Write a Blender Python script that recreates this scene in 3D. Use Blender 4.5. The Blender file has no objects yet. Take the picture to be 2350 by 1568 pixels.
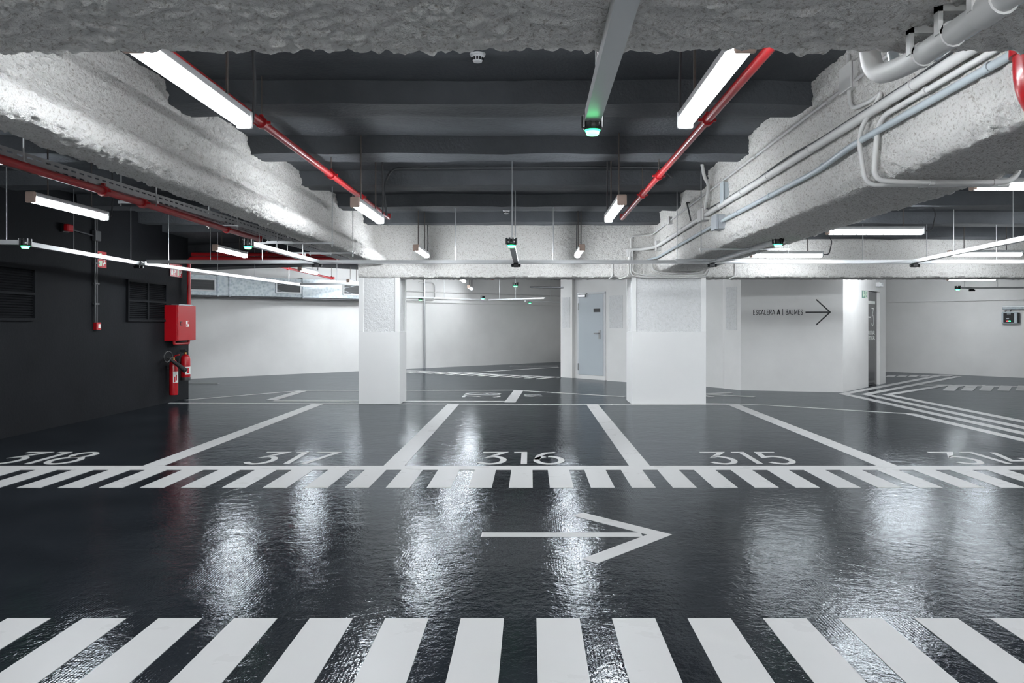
import bpy, math, random
from mathutils import Vector, Matrix, noise
random.seed(4)
scene = bpy.context.scene
COL = scene.collection

# ------------------------------------------------------------------ camera, world, exposure
FPX, CX, CY, HC = 1700.0, 1217.0, 744.0, 1.4          # focal length in px, vanishing point, camera height
cam_d = bpy.data.cameras.new('camera')
cam = bpy.data.objects.new('camera', cam_d)
COL.objects.link(cam)
cam.location = (0, 0, HC)
cam.rotation_euler = (math.pi / 2, 0, 0)
cam_d.sensor_width = 36.0
cam_d.lens = 36.0 * FPX / 2350
cam_d.shift_x = -(CX - 1175) / 2350
cam_d.shift_y = -(784 - CY) / 2350
cam_d.clip_end = 200
scene.camera = cam
world = bpy.data.worlds.new('world')
scene.world = world
world.use_nodes = True
world.node_tree.nodes['Background'].inputs[0].default_value = (0.02, 0.02, 0.022, 1)
scene.view_settings.view_transform = 'Standard'
scene.view_settings.look = 'None'
scene.view_settings.gamma = 1.0
scene.view_settings.use_curve_mapping = False
scene.view_settings.exposure = 0.55
LAMP_POWER = 80.0         # lamps from the parking bays on
LANE_POWER = 59.0         # lamps over the near lane
BACK_POWER = 250.0         # unseen lamps added behind the viewpoint

# ------------------------------------------------------------------ photo -> place helpers
def F(px, py):                       # a point on the floor
    d = FPX * HC / (py - CY)
    return ((px - CX) * d / FPX, d)
def hit(px, bx, by, dx, dy):         # distance along a plan line where it crosses the sight line of column px
    k = (px - CX) / FPX
    return (k * by - bx) / (dx - k * dy)
def ZY(py, d):                       # height at distance d
    return HC + (CY - py) * d / FPX

# ------------------------------------------------------------------ materials
def mat(name, base, rough=0.5, metal=0.0, emit=None, estr=0.0, spec=0.5, coat=0.0):
    m = bpy.data.materials.new(name); m.use_nodes = True
    b = m.node_tree.nodes['Principled BSDF']
    b.inputs['Base Color'].default_value = (*base, 1)
    b.inputs['Roughness'].default_value = rough
    b.inputs['Metallic'].default_value = metal
    b.inputs['Specular IOR Level'].default_value = spec
    b.inputs['Coat Weight'].default_value = coat
    if emit:
        b.inputs['Emission Color'].default_value = (*emit, 1)
        b.inputs['Emission Strength'].default_value = estr
    return m
class NT:
    def __init__(s, m):
        s.t = m.node_tree; s.b = s.t.nodes['Principled BSDF']
        s.co = s.t.nodes.new('ShaderNodeTexCoord').outputs['Object']
    def map(s, sc):
        n = s.t.nodes.new('ShaderNodeMapping'); n.inputs['Scale'].default_value = sc
        s.t.links.new(s.co, n.inputs['Vector']); return n.outputs[0]
    def noise(s, sc, detail=4, vec=None, rough=0.55, dist=0.0):
        n = s.t.nodes.new('ShaderNodeTexNoise')
        n.inputs['Scale'].default_value = sc; n.inputs['Detail'].default_value = detail
        n.inputs['Roughness'].default_value = rough; n.inputs['Distortion'].default_value = dist
        s.t.links.new(vec or s.co, n.inputs['Vector']); return n.outputs['Fac']
    def voronoi(s, sc, vec=None):
        n = s.t.nodes.new('ShaderNodeTexVoronoi'); n.inputs['Scale'].default_value = sc
        s.t.links.new(vec or s.co, n.inputs['Vector']); return n.outputs['Distance']
    def ramp(s, fac, p0, c0, p1, c1):
        n = s.t.nodes.new('ShaderNodeValToRGB'); e = n.color_ramp.elements
        e[0].position = p0; e[0].color = (*c0, 1); e[1].position = p1; e[1].color = (*c1, 1)
        s.t.links.new(fac, n.inputs['Fac']); return n.outputs['Color']
    def math(s, op, a, b):
        n = s.t.nodes.new('ShaderNodeMath'); n.operation = op
        for i, v in enumerate((a, b)):
            if isinstance(v, (int, float)): n.inputs[i].default_value = v
            else: s.t.links.new(v, n.inputs[i])
        return n.outputs[0]
    def bump(s, h, strength, dist=0.01, prev=None):
        n = s.t.nodes.new('ShaderNodeBump'); n.inputs['Strength'].default_value = strength
        n.inputs['Distance'].default_value = dist
        s.t.links.new(h, n.inputs['Height'])
        if prev: s.t.links.new(prev, n.inputs['Normal'])
        s.t.links.new(n.outputs[0], s.b.inputs['Normal']); return n.outputs[0]
    def to(s, out, name): s.t.links.new(out, s.b.inputs[name])

def sprayed(name, c_lo, c_hi, bs=1.0):
    m = mat(name, c_hi, 0.9, spec=0.1); n = NT(m)
    pits = n.noise(58, 5, rough=0.68, dist=0.3)
    n.to(n.ramp(pits, 0.30, c_lo, 0.48, c_hi), 'Base Color')
    b = n.bump(n.noise(22, 3, rough=0.6), 0.6 * bs, 0.03)
    b = n.bump(n.noise(140, 3, rough=0.6), 0.45 * bs, 0.005, b)
    n.bump(pits, 0.9 * bs, 0.026, b)
    return m
def plaster(name, c, bs=0.12, rough=0.6, var=0.04):
    m = mat(name, c, rough, spec=0.3); n = NT(m)
    f = n.noise(1.3, 5)
    n.to(n.ramp(f, 0.3, tuple(v * (1 - var) for v in c), 0.7, tuple(min(1, v * (1 + var)) for v in c)), 'Base Color')
    n.bump(n.noise(28, 5), bs, 0.01)
    return m

def stucco(name, c_lo, c_hi, bs=1.0):
    m = mat(name, c_hi, 0.85, spec=0.15); n = NT(m)
    h = n.noise(24, 6, rough=0.6, dist=0.9)
    n.to(n.ramp(h, 0.30, c_lo, 0.55, c_hi), 'Base Color')
    n.bump(h, 0.8, 0.03)
    return m
M = {}
M['beam_white'] = sprayed('sprayed white beam coat', (0.50, 0.455, 0.41), (0.92, 0.90, 0.87))
M['panel_white'] = stucco('rough white column panel', (0.70, 0.70, 0.69), (0.80, 0.80, 0.80), 1.0)
M['wall_white'] = plaster('white wall paint', (0.81, 0.80, 0.785))
M['col_white'] = plaster('smooth white column render', (0.81, 0.805, 0.795), 0.06, 0.45, 0.015)
M['wall_dark'] = plaster('dark slate wall paint', (0.0105, 0.0115, 0.0135), 0.35, 0.75, 0.15)
M['wall_dark'].node_tree.nodes['Principled BSDF'].inputs['Specular IOR Level'].default_value = 0.12
M['ceil_dark'] = plaster('dark slate ceiling paint', (0.080, 0.086, 0.095), 1.0, 0.7, 0.22)

def floor_mat(name, c_lo, c_hi, rough, spec, k=1.0, seams=True):
    m = mat(name, c_hi, rough); n = NT(m)
    st = n.map((1.0, 1.2, 1.0))
    f = n.noise(1.1, 6, st, 0.6)
    n.to(n.ramp(f, 0.32, c_lo, 0.68, c_hi), 'Base Color')
    r = n.noise(2.2, 5, st, 0.65)
    rm = n.t.nodes.new('ShaderNodeMapRange')
    rm.inputs[1].default_value = 0.3; rm.inputs[2].default_value = 0.7
    rm.inputs[3].default_value = rough * 0.8; rm.inputs[4].default_value = rough * 1.25
    n.t.links.new(r, rm.inputs[0]); n.to(rm.outputs[0], 'Roughness')
    b = n.bump(n.noise(2.2, 3, None, 0.5), 0.16 * k, 0.03)
    b = n.bump(n.noise(9.0, 4, None, 0.62, 0.4), 0.30 * k, 0.012, b)
    b = n.bump(n.noise(42.0, 4, None, 0.6), 0.32 * k, 0.004, b)
    if seams:        # casting joints across the lane and fine trowel ribs
        sp = n.t.nodes.new('ShaderNodeSeparateXYZ'); n.t.links.new(n.co, sp.inputs[0])
        wob = n.math('MULTIPLY', n.noise(3.0, 2), 0.03)
        q = n.math('FRACT', n.math('MULTIPLY', n.math('ADD', n.math('ADD', sp.outputs[1], wob), 0.55), 0.97), 0)
        b = n.bump(n.math('LESS_THAN', q, 0.010), 0.5, 0.004, b)
        for xx in (2.15, 2.95):
            dx_ = n.math('ABSOLUTE', n.math('SUBTRACT', n.math('ABSOLUTE', n.math('ADD', n.math('ADD', sp.outputs[0], wob), 0.1), 0), xx), 0)
            b = n.bump(n.math('LESS_THAN', dx_, 0.006), 0.5, 0.004, b)
        w = n.math('SINE', n.math('MULTIPLY', sp.outputs[0], 420.0), 0)
        mask = n.math('MAXIMUM', n.math('SUBTRACT', n.noise(0.9, 3), 0.5), 0)
        b = n.bump(n.math('MULTIPLY', w, mask), 0.26, 0.003, b)
    # resin sheen: a weak Fresnel-weighted gloss over the matt colour
    L = n.t.links; N = n.t.nodes
    g = N.new('ShaderNodeBsdfGlossy'); L.new(rm.outputs[0], g.inputs['Roughness']); L.new(b, g.inputs['Normal'])
    g.inputs['Color'].default_value = (0.93, 0.97, 1.0, 1)
    fr_ = N.new('ShaderNodeFresnel'); fr_.inputs['IOR'].default_value = 1.7; L.new(b, fr_.inputs['Normal'])
    mx = N.new('ShaderNodeMixShader'); L.new(n.math('MULTIPLY', fr_.outputs[0], spec), mx.inputs[0])
    L.new(n.b.outputs[0], mx.inputs[1]); L.new(g.outputs[0], mx.inputs[2])
    n.b.inputs['Specular IOR Level'].default_value = 0.0
    L.new(mx.outputs[0], N['Material Output'].inputs['Surface'])
    return m
M['floor'] = floor_mat('dark glossy resin floor', (0.010, 0.0122, 0.0152), (0.019, 0.022, 0.0265), 0.056, 0.58)
M['paint'] = floor_mat('white road paint', (0.488, 0.483, 0.478), (0.488, 0.483, 0.478), 0.30, 0.14, 0.22, False)
M['lamp'] = mat('lit opal diffuser', (0.9, 0.9, 0.9), 0.4, emit=(0.905, 0.957, 1.0), estr=LAMP_POWER)
M['lamp_lane'] = mat('lit opal diffuser over the lane', (0.9, 0.9, 0.9), 0.4, emit=(0.905, 0.957, 1.0), estr=LANE_POWER)
M['lamp_bay'] = mat('lit opal diffuser over the bays', (0.9, 0.9, 0.9), 0.4, emit=(0.905, 0.957, 1.0), estr=76.0)
M['lamp_far_added'] = mat('lit opal diffuser of lamps added under the far ceiling', (0.9, 0.9, 0.9), 0.4, emit=(0.905, 0.957, 1.0), estr=150.0)  # only for the hidden lamps added to brighten the back wall
M['lamp_wall'] = mat('lit opal diffuser near the beam', (0.9, 0.9, 0.9), 0.4, emit=(0.905, 0.957, 1.0), estr=26.0)
M['lamp_back_added'] = mat('lit opal diffuser of lamps added behind the viewpoint', (0.9, 0.9, 0.9), 0.4, emit=(0.905, 0.957, 1.0), estr=BACK_POWER)  # unseen lamps added to bounce light onto the front beam
M['housing'] = mat('light grey lamp housing', (0.48, 0.48, 0.48), 0.45)
M['endcap'] = mat('warm grey end cap', (0.78, 0.58, 0.48), 0.5)
M['rod'] = mat('zinc plated rod', (0.55, 0.56, 0.57), 0.35, 0.9)
M['rod_dark'] = mat('dark bronze rod', (0.12, 0.105, 0.095), 0.5, 0.3)
M['cable'] = mat('dark grey cable', (0.06, 0.062, 0.066), 0.55)
M['alu'] = mat('extruded aluminium', (0.62, 0.63, 0.64), 0.32, 0.6)
M['galv'] = mat('galvanised sheet', (0.26, 0.285, 0.30), 0.45, 0.9)
_n = NT(M['galv']); _n.to(_n.ramp(_n.voronoi(14), 0.1, (0.20, 0.225, 0.24), 0.7, (0.30, 0.325, 0.34)), 'Base Color')
M['black'] = mat('black plastic', (0.012, 0.013, 0.014), 0.28)
M['black_matt'] = mat('black rubber', (0.02, 0.021, 0.022), 0.5)
M['green'] = mat('lit green lens', (0.1, 0.8, 0.4), 0.3, emit=(0.02, 1.0, 0.22), estr=5.0)
M['green_core'] = mat('brightest middle of the lens', (0.6, 0.9, 0.75), 0.3, emit=(0.22, 1.0, 0.36), estr=1.7)
M['green_dim'] = mat('small lit green lens', (0.1, 0.8, 0.4), 0.3, emit=(0.02, 1.0, 0.40), estr=4.0)
M['red_lit'] = mat('small lit red lens', (0.8, 0.1, 0.1), 0.3, emit=(1.0, 0.04, 0.06), estr=4.0)
M['red'] = mat('glossy red paint', (0.42, 0.004, 0.010), 0.28, coat=0.2)
M['red_pipe'] = mat('red pipe paint', (0.40, 0.012, 0.016), 0.3)
M['conduit'] = mat('white painted conduit', (0.68, 0.67, 0.655), 0.6)
M['conduit_grey'] = mat('pale blue grey conduit', (0.52, 0.58, 0.61), 0.4)
M['conduit_dark'] = mat('dark painted conduit', (0.05, 0.053, 0.058), 0.5)
M['white_plastic'] = mat('white plastic', (0.72, 0.73, 0.74), 0.4)
M['grey_plastic'] = mat('grey plastic', (0.42, 0.45, 0.48), 0.45)
M['sign_white'] = mat('printed white', (0.75, 0.78, 0.74), 0.45)
M['sign_glow'] = mat('printed pale green', (0.55, 0.68, 0.52), 0.45)
M['sign_red'] = mat('printed red', (0.50, 0.010, 0.020), 0.4)
M['sign_green'] = mat('printed green', (0.01, 0.13, 0.09), 0.4)
M['letter'] = mat('dark grey lettering', (0.018, 0.019, 0.021), 0.5)
M['door_grey'] = plaster('pale grey steel door', (0.50, 0.545, 0.575), 0.02, 0.4, 0.01)
M['steel'] = mat('brushed steel', (0.45, 0.45, 0.45), 0.35, 0.9)
M['glass_dark'] = mat('dark grey glass door', (0.035, 0.034, 0.036), 0.16)
M['brass'] = mat('brass', (0.55, 0.36, 0.12), 0.35, 0.9)
# perforated tray: dark slots are real see-through holes
mp = mat('perforated grey tray', (0.40, 0.40, 0.41), 0.45, 0.5); M['tray'] = mp
_n = NT(mp)
_sep = _n.t.nodes.new('ShaderNodeSeparateXYZ'); _n.t.links.new(_n.co, _sep.inputs[0])
_fr = _n.math('FRACT', _n.math('MULTIPLY', _sep.outputs[1], 11.0), 0)
_slot = _n.math('LESS_THAN', _fr, 0.62)
_za = _n.math('LESS_THAN', _n.math('ABSOLUTE', _n.math('SUBTRACT', _sep.outputs[2], 0.047), 0), 0.006)
_xf = _n.math('FRACT', _n.math('MULTIPLY', _sep.outputs[0], 14.0), 0)
_xb = _n.math('MULTIPLY', _n.math('LESS_THAN', _n.math('ABSOLUTE', _n.math('SUBTRACT', _xf, 0.5), 0), 0.16),
              _n.math('LESS_THAN', _sep.outputs[2], 0.012))
_hole = _n.math('MULTIPLY', _slot, _n.math('MAXIMUM', _za, _xb))
_n.to(_n.math('SUBTRACT', 1.0, _hole), 'Alpha')

# ------------------------------------------------------------------ mesh builder
class MB:
    def __init__(s): s.v = []; s.f = []
    def add(s, vs, fs):
        o = len(s.v); s.v += [tuple(x) for x in vs]; s.f += [tuple(i + o for i in q) for q in fs]; return s
    def box(s, x0, x1, y0, y1, z0, z1):
        return s.add([(x0,y0,z0),(x1,y0,z0),(x1,y1,z0),(x0,y1,z0),(x0,y0,z1),(x1,y0,z1),(x1,y1,z1),(x0,y1,z1)],
                     [(0,3,2,1),(4,5,6,7),(0,1,5,4),(1,2,6,5),(2,3,7,6),(3,0,4,7)])
    def obox(s, o, u, v, n, a, b, c):      # box spanning a=(u0,u1), b=(v0,v1), c=(n0,n1) along the three axes
        o, u, v, n = map(Vector, (o, u, v, n))
        P = lambda i, j, k: o + u * a[i] + v * b[j] + n * c[k]
        vs = [P(0,0,0),P(1,0,0),P(1,1,0),P(0,1,0),P(0,0,1),P(1,0,1),P(1,1,1),P(0,1,1)]
        fs = [(0,3,2,1),(4,5,6,7),(0,1,5,4),(1,2,6,5),(2,3,7,6),(3,0,4,7)]
        if u.cross(v).dot(n) < 0: fs = [q[::-1] for q in fs]
        return s.add(vs, fs)
    def prism(s, poly, z0, z1):            # plan polygon, counter-clockwise from above
        a = sum(poly[i][0]*poly[(i+1)%len(poly)][1]-poly[(i+1)%len(poly)][0]*poly[i][1] for i in range(len(poly)))
        if a < 0: poly = poly[::-1]
        n = len(poly)
        return s.add([(x,y,z0) for x,y in poly]+[(x,y,z1) for x,y in poly],
                     [tuple(range(n))[::-1], tuple(range(n,2*n))]+[(i,(i+1)%n,n+(i+1)%n,n+i) for i in range(n)])
    def tube(s, path, r, seg=8, caps=True):
        P = [Vector(p) for p in path]; n = len(P); rings = []; up = None
        for i in range(n):
            t = (P[min(i+1,n-1)] - P[max(i-1,0)]).normalized()
            if up is None:
                up = Vector((0,0,1)) if abs(t.z) < 0.9 else Vector((1,0,0))
            a = (up - t * up.dot(t)).normalized(); b = t.cross(a); up = a
            rr = r[i] if isinstance(r, (list, tuple)) else r
            rings.append([P[i] + (a*math.cos(q)+b*math.sin(q))*rr for q in [2*math.pi*k/seg for k in range(seg)]])
        vs = [v for ring in rings for v in ring]; fs = []
        for i in range(n-1):
            for k in range(seg):
                k2 = (k+1)%seg
                fs.append((i*seg+k, i*seg+k2, (i+1)*seg+k2, (i+1)*seg+k))
        if caps: fs += [tuple(range(seg))[::-1], tuple(range((n-1)*seg, n*seg))]
        return s.add(vs, fs)
    def cyl(s, p0, p1, r, seg=12): return s.tube([p0, p1], r, seg)
    def lathe(s, prof, o=(0,0,0), seg=20):  # (radius, z) pairs about a vertical axis
        n = len(prof); vs = []; fs = []
        for r, z in prof:
            vs += [(o[0]+r*math.cos(2*math.pi*k/seg), o[1]+r*math.sin(2*math.pi*k/seg), o[2]+z) for k in range(seg)]
        for i in range(n-1):
            for k in range(seg):
                k2 = (k+1)%seg
                fs.append((i*seg+k, i*seg+k2, (i+1)*seg+k2, (i+1)*seg+k))
        fs += [tuple(range(seg))[::-1], tuple(range((n-1)*seg, n*seg))]
        return s.add(vs, fs)
    def ribbon(s, pts, w, o=(0,0,0), u=(1,0,0), v=(0,1,0), t=0.003, closed=False):   # mitred flat stroke
        o, u, v = Vector(o), Vector(u), Vector(v); nn = u.cross(v).normalized()
        P = [Vector((p[0], p[1])) for p in pts]; n = len(P); L = []; R = []
        for i in range(n):
            if closed:
                a = (P[i]-P[i-1]).normalized(); b = (P[(i+1)%n]-P[i]).normalized()
            else:
                a = (P[i]-P[i-1]).normalized() if i > 0 else (P[1]-P[0]).normalized()
                b = (P[i+1]-P[i]).normalized() if i < n-1 else a
            na = Vector((-a.y, a.x)); nb = Vector((-b.y, b.x)); m = na + nb
            if m.length < 1e-4: m = na
            m.normalize(); k = w/2/max(0.28, m.dot(na))
            L.append(P[i]+m*k); R.append(P[i]-m*k)
        W = lambda q, h: o + u*q.x + v*q.y + nn*h
        vs = [W(q, 0) for q in L]+[W(q, 0) for q in R]+[W(q, t) for q in L]+[W(q, t) for q in R]; fs = []
        for i in range(n if closed else n-1):
            j = (i+1)%n
            fs += [(2*n+i, 3*n+i, 3*n+j, 2*n+j), (i, j, n+j, n+i), (i, 2*n+i, 2*n+j, j), (n+i, n+j, 3*n+j, 3*n+i)]
        if not closed: fs += [(0, n, 3*n, 2*n), (n-1, 3*n-1, 4*n-1, 2*n-1)]
        return s.add(vs, fs)
    def poly(s, pts, o, u, v, t=0.003):
        o, u, v = Vector(o), Vector(u), Vector(v); nn = u.cross(v).normalized(); n = len(pts)
        W = lambda q, h: o + u*q[0] + v*q[1] + nn*h
        return s.add([W(q, 0) for q in pts]+[W(q, t) for q in pts],
                     [tuple(range(n))[::-1], tuple(range(n, 2*n))]+[(i, (i+1)%n, n+(i+1)%n, n+i) for i in range(n)])
    def build(s, name, material, parent=None, smooth=False, bevel=0.0, origin=None):
        off = Vector(origin) if origin is not None else (parent_world(parent) if parent else Vector((0,0,0)))
        me = bpy.data.meshes.new(name)
        me.from_pydata([tuple(Vector(p)-off) for p in s.v], [], s.f); me.update()
        me.materials.append(M[material])
        ob = bpy.data.objects.new(name, me); COL.objects.link(ob)
        if parent: ob.parent = parent
        elif origin is not None: ob.location = origin
        if smooth:
            me.polygons.foreach_set('use_smooth', [True]*len(me.polygons)); me.set_sharp_from_angle(angle=math.radians(42))
        if bevel:
            b = ob.modifiers.new('bevel', 'BEVEL'); b.width = bevel; b.segments = 2; b.limit_method = 'ANGLE'
        return ob
def parent_world(o):
    p = Vector(o.location)
    while o.parent: o = o.parent; p += Vector(o.location)
    return p
def tag(o, label, cat, group=None, kind=None):
    o['label'] = label; o['category'] = cat
    if group: o['group'] = group
    if kind: o['kind'] = kind
    return o
def thing(name, loc, label, cat, group=None, kind=None):
    o = bpy.data.objects.new(name, None); COL.objects.link(o); o.location = loc
    o.empty_display_size = 0.1
    return tag(o, label, cat, group, kind)
def struct(o, label=None):
    o['kind'] = 'structure'
    if label: o['label'] = label
    return o
def arc(c, r, a0, a1, n=8):
    return [(c[0]+r*math.cos(math.radians(a0+(a1-a0)*i/n)), c[1]+r*math.sin(math.radians(a0+(a1-a0)*i/n))) for i in range(n+1)]
def fillet(pts, r, n=5):      # rounds the corners of a 3-D path
    P = [Vector(p) for p in pts]; out = [P[0]]
    for i in range(1, len(P)-1):
        a = (P[i-1]-P[i]); b = (P[i+1]-P[i]); q = min(r, a.length*0.49, b.length*0.49)
        A = P[i]+a.normalized()*q; B = P[i]+b.normalized()*q
        for k in range(n+1):
            t = k/n; out.append(A*(1-t)**2+P[i]*2*t*(1-t)+B*t*t)
    out.append(P[-1]); return out

# ------------------------------------------------------------------ the setting
struct(MB().box(-12.5, 15.5, -4.0, 29.5, -0.2, 0.0).build('floor', 'floor'), 'dark glossy resin floor of the garage')

JY0, JP = 5.62, 1.645                    # joists: first visible front face and spacing
def ceil_z(y):
    u = (y - JY0) % JP
    if u < 0.34: return 3.075
    if u < 0.85:
        t = (u-0.34)/0.51; return 3.075+0.165*(t*t*(3-2*t))
    return 3.245
def rough_n(p, amp):
    q = Vector(p)
    return amp*(noise.noise(q*4.0)*0.3+noise.noise(q*13.0)*0.45+noise.noise(q*35.0)*0.9)
def ceiling(name, x0, x1, y0, y1, drop, dx=0.16):
    ys = []; y = y0
    while y < y1-1e-6: ys.append(y); y += 0.05
    ys.append(y1)
    k = math.ceil((y0-JY0)/JP)
    while JY0+k*JP < y1:
        ys = [v for v in ys if abs(v-(JY0+k*JP)) > 0.03]+[JY0+k*JP-0.012, JY0+k*JP+0.012]; k += 1
    ys.sort()
    nx = int((x1-x0)/dx)+1; xs = [x0+(x1-x0)*i/nx for i in range(nx+1)]
    vs = []; fs = []
    for y in ys:
        for x in xs:
            z = ceil_z(y)-drop
            vs.append((x, y+0.03*noise.noise((x*1.5, y*0.7, 3)), z+0.016*noise.noise((x*1.1, y*3, 0))+0.008*noise.noise((x*6, y*9, 1))))
    w = nx+1
    for j in range(len(ys)-1):
        for i in range(nx): fs.append((j*w+i, (j+1)*w+i, (j+1)*w+i+1, j*w+i+1))
    m = MB(); m.add(vs, fs)
    o = m.build(name, 'ceil_dark', smooth=True)
    mod = o.modifiers.new('thick', 'SOLIDIFY'); mod.thickness = -0.15; mod.offset = 1
    return struct(o, 'dark painted ceiling with rounded cross ribs')
ceiling('ceiling', -6.6, 2.6, -3.9, 13.0, 0.0)
ceiling('ceiling_right', 2.6, 15.2, -3.9, 13.0, 0.24, 0.3)
struct(MB().box(-12.5, 15.5, 13.0, 29.5, 3.02, 3.2).build('ceiling_rear', 'ceil_dark'))

def rough_beam(name, prof, axis, a0, a1, res, amp, label, material='beam_white'):
    P = [Vector((p[0], p[1])) for p in prof]; pts = []; nrm = []
    for i in range(len(P)-1):
        d = P[i+1]-P[i]; k = max(1, round(d.length/res)); t = d.normalized(); nn = Vector((-t.y, t.x))
        for j in range(k): pts.append(P[i]+d*(j/k)); nrm.append(nn)
    pts.append(P[-1]); nrm.append(nrm[-1])
    # soften normals and positions at the corners
    for _ in range(2):
        pts = [pts[0]]+[(pts[i-1]+pts[i]*2+pts[i+1])/4 for i in range(1, len(pts)-1)]+[pts[-1]]
        nrm = [nrm[0]]+[(nrm[i-1]+nrm[i]+nrm[i+1]).normalized() for i in range(1, len(nrm)-1)]+[nrm[-1]]
    n = max(2, round((a1-a0)/res)); w = len(pts); vs = []; fs = []
    for i in range(n+1):
        a = a0+(a1-a0)*i/n
        for p, q in zip(pts, nrm):
            base = (a, p.x, p.y) if axis == 'X' else (p.x, a, p.y)
            h = rough_n(base, amp); p2 = p+q*h
            vs.append((a, p2.x, p2.y) if axis == 'X' else (p2.x, a, p2.y))
    for i in range(n):
        for j in range(w-1):
            q = (i*w+j, (i+1)*w+j, (i+1)*w+j+1, i*w+j+1)
            fs.append(q if axis == 'X' else q[::-1])
    fs += [tuple(range(w)), tuple(range(n*w, n*w+w))[::-1]]
    return struct(MB().add(vs, fs).build(name, material, smooth=True), label)

# cross beam over the camera, two beams running away, cross beam at the back
rough_beam('beam_front', [(1.50, 3.45), (1.50, 2.32), (2.51, 2.32), (2.51, 3.45)][::-1], 'X', -4.8, 4.8, 0.0125, 0.021,
           'rough grey-white beam crossing the top of the view')
for x0, x1, nm in ((-6.5, -4.8, 'beam_front_end'), (4.8, 14.6, 'beam_front_right')):
    rough_beam(nm, [(1.50, 3.45), (1.50, 2.32), (2.51, 2.32), (2.51, 3.45)][::-1], 'X', x0, x1, 0.06, 0.014, None)
rough_beam('beam_left', [(-2.87, 3.4), (-2.87, 2.50), (-2.83, 2.43), (-2.56, 2.43), (-2.50, 2.49), (-2.51, 2.57), (-2.66, 2.68), (-2.72, 2.80), (-2.79, 3.4)][::-1],
           'Y', 2.4, 12.95, 0.018, 0.025, 'rough white beam on the left running towards the left column')
rough_beam('beam_right', [(2.13, 3.4), (2.18, 2.40), (2.25, 2.32), (2.96, 2.32), (3.0, 2.38), (3.0, 3.4)],
           'Y', 2.4, 12.95, 0.018, 0.022, 'rough white beam on the right carrying pipes and conduits')
rough_beam('beam_rear', [(13.45, 3.4), (13.45, 2.21), (12.88, 2.21), (12.86, 2.30), (12.88, 3.4)], 'X', -2.99, 14.6, 0.022, 0.021,
           'rough white cross beam resting on both columns')
for nm in ('beam_left', 'beam_right', 'beam_rear', 'beam_front', 'beam_front_end', 'beam_front_right'):
    pass

def column(x0, x1, y0, y1, label):
    o = thing('column', ((x0+x1)/2, (y0+y1)/2, 0), label, 'column', 'columns under the cross beam', 'structure')
    MB().box(x0, x1, y0, y1, 0, 1.262).build('lower_shaft', 'col_white', o, bevel=0.006)
    r = 0.016
    MB().box(x0+r, x1-r, y0+r, y1-r, 1.262, 2.215).build('rough_shaft', 'panel_white', o)
    s = 0.085
    for (a, b, c, d) in ((x0, x0+s, y0, y0+s), (x1-s, x1, y0, y0+s), (x0, x0+s, y1-s, y1), (x1-s, x1, y1-s, y1)):
        MB().box(a, b, c, d, 1.262, 2.215).build('corner_strip', 'col_white', o, bevel=0.006)
    return o
column(-2.99, -2.275, 12.9, 13.6, 'narrower white column with rough upper panel, left end of the rear beam')
column(1.765, 3.06, 12.9, 13.6, 'wider white column with rough upper panel beside the grey steel door')

# dark wall on the left
WX = -6.45
w = MB().box(-12.4, WX-0.012, -3.9, 13.98, 0, 3.3).box(-7.0, WX, -3.9, 13.98, 0, 1.42)
struct(w.build('wall_left', 'wall_dark'), 'dark slate painted wall')
# angled white walls
BW, BD = Vector((-8.7, 18.9)), Vector((0.757, 0.654)); BN = Vector((0.654, -0.757))
def wall_strip(p, q, n, th, z0, z1, m):
    p, q, n = Vector(p), Vector(q), Vector(n)
    return m.prism([tuple(p), tuple(q), tuple(q-n*th), tuple(p-n*th)], z0, z1)
a = BW-BD*6.5; b = BW+BD*13.1
m = MB(); wall_strip(a, b, BN, 0.3, 0, 3.02, m)
sb = hit(933, BW.x, BW.y, BD.x, BD.y)
wall_strip(BW+BD*(sb-1.5)+BN*0.05, b+BN*0.05, BN, 0.06, 2.08, 3.02, m)
struct(m.build('wall_back', 'wall_white'), 'long angled white wall at the back')
struct(MB().box(-12.5, -12.3, 13.9, 17.5, 0, 3.1).build('wall_side', 'wall_white'))
RW, RD = Vector((8.3, 24.15)), Vector((0.68, -0.733)); RN = Vector((-0.733, -0.68))
m = MB(); wall_strip(RW, RW+RD*10.5, RN, 0.3, 0, 3.02, m); wall_strip(RW+RN*0.06, RW+RD*10.5+RN*0.06, RN, 0.08, 2.03, 3.02, m)
struct(m.build('wall_right_back', 'wall_white'), 'angled white wall at far right')
struct(MB().box(14.5, 14.8, -3.9, 17.6, 0, 3.3).build('wall_right', 'wall_white'))
struct(MB().box(-6.5, 14.6, -2.7, -2.5, 0, 3.4).build('wall_rear', 'wall_white'))
# wall with the steel door, and the stair lobby
t1, nb = Vector((0.677, -0.736)), Vector((0.736, 0.677))
P0 = Vector((0.80, 19.5))
S = lambda s, back=0.0: tuple(P0+t1*s+nb*back)
H_, I_ = Vector((7.53, 16.5)), Vector((8.10, 17.17)); t2 = (I_-H_).normalized(); n2 = Vector((t2.y, -t2.x))
front_a = [S(0), S(0.42), S(0.42, 0.09), S(1.62, 0.09), S(1.62), S(2.22), (3.05, 17.25), (3.92, 16.56), (4.20, 16.16), (4.215, 16.09), (4.45, 15.66), (6.40, 15.16)]
tail = [tuple(I_+t2*0.48), (8.6, 24.3), (1.3, 27.6), (0.95, 19.75)]
low = front_a+[tuple(H_), tuple(H_-n2*0.09), tuple(I_-n2*0.09), tuple(I_)]+tail
high = front_a+tail
m = MB().prism(low, 0, 2.145).prism(high, 2.145, 3.02)
struct(m.build('wall_lobby', 'wall_white'), 'white walls around the stair lobby')
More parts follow.
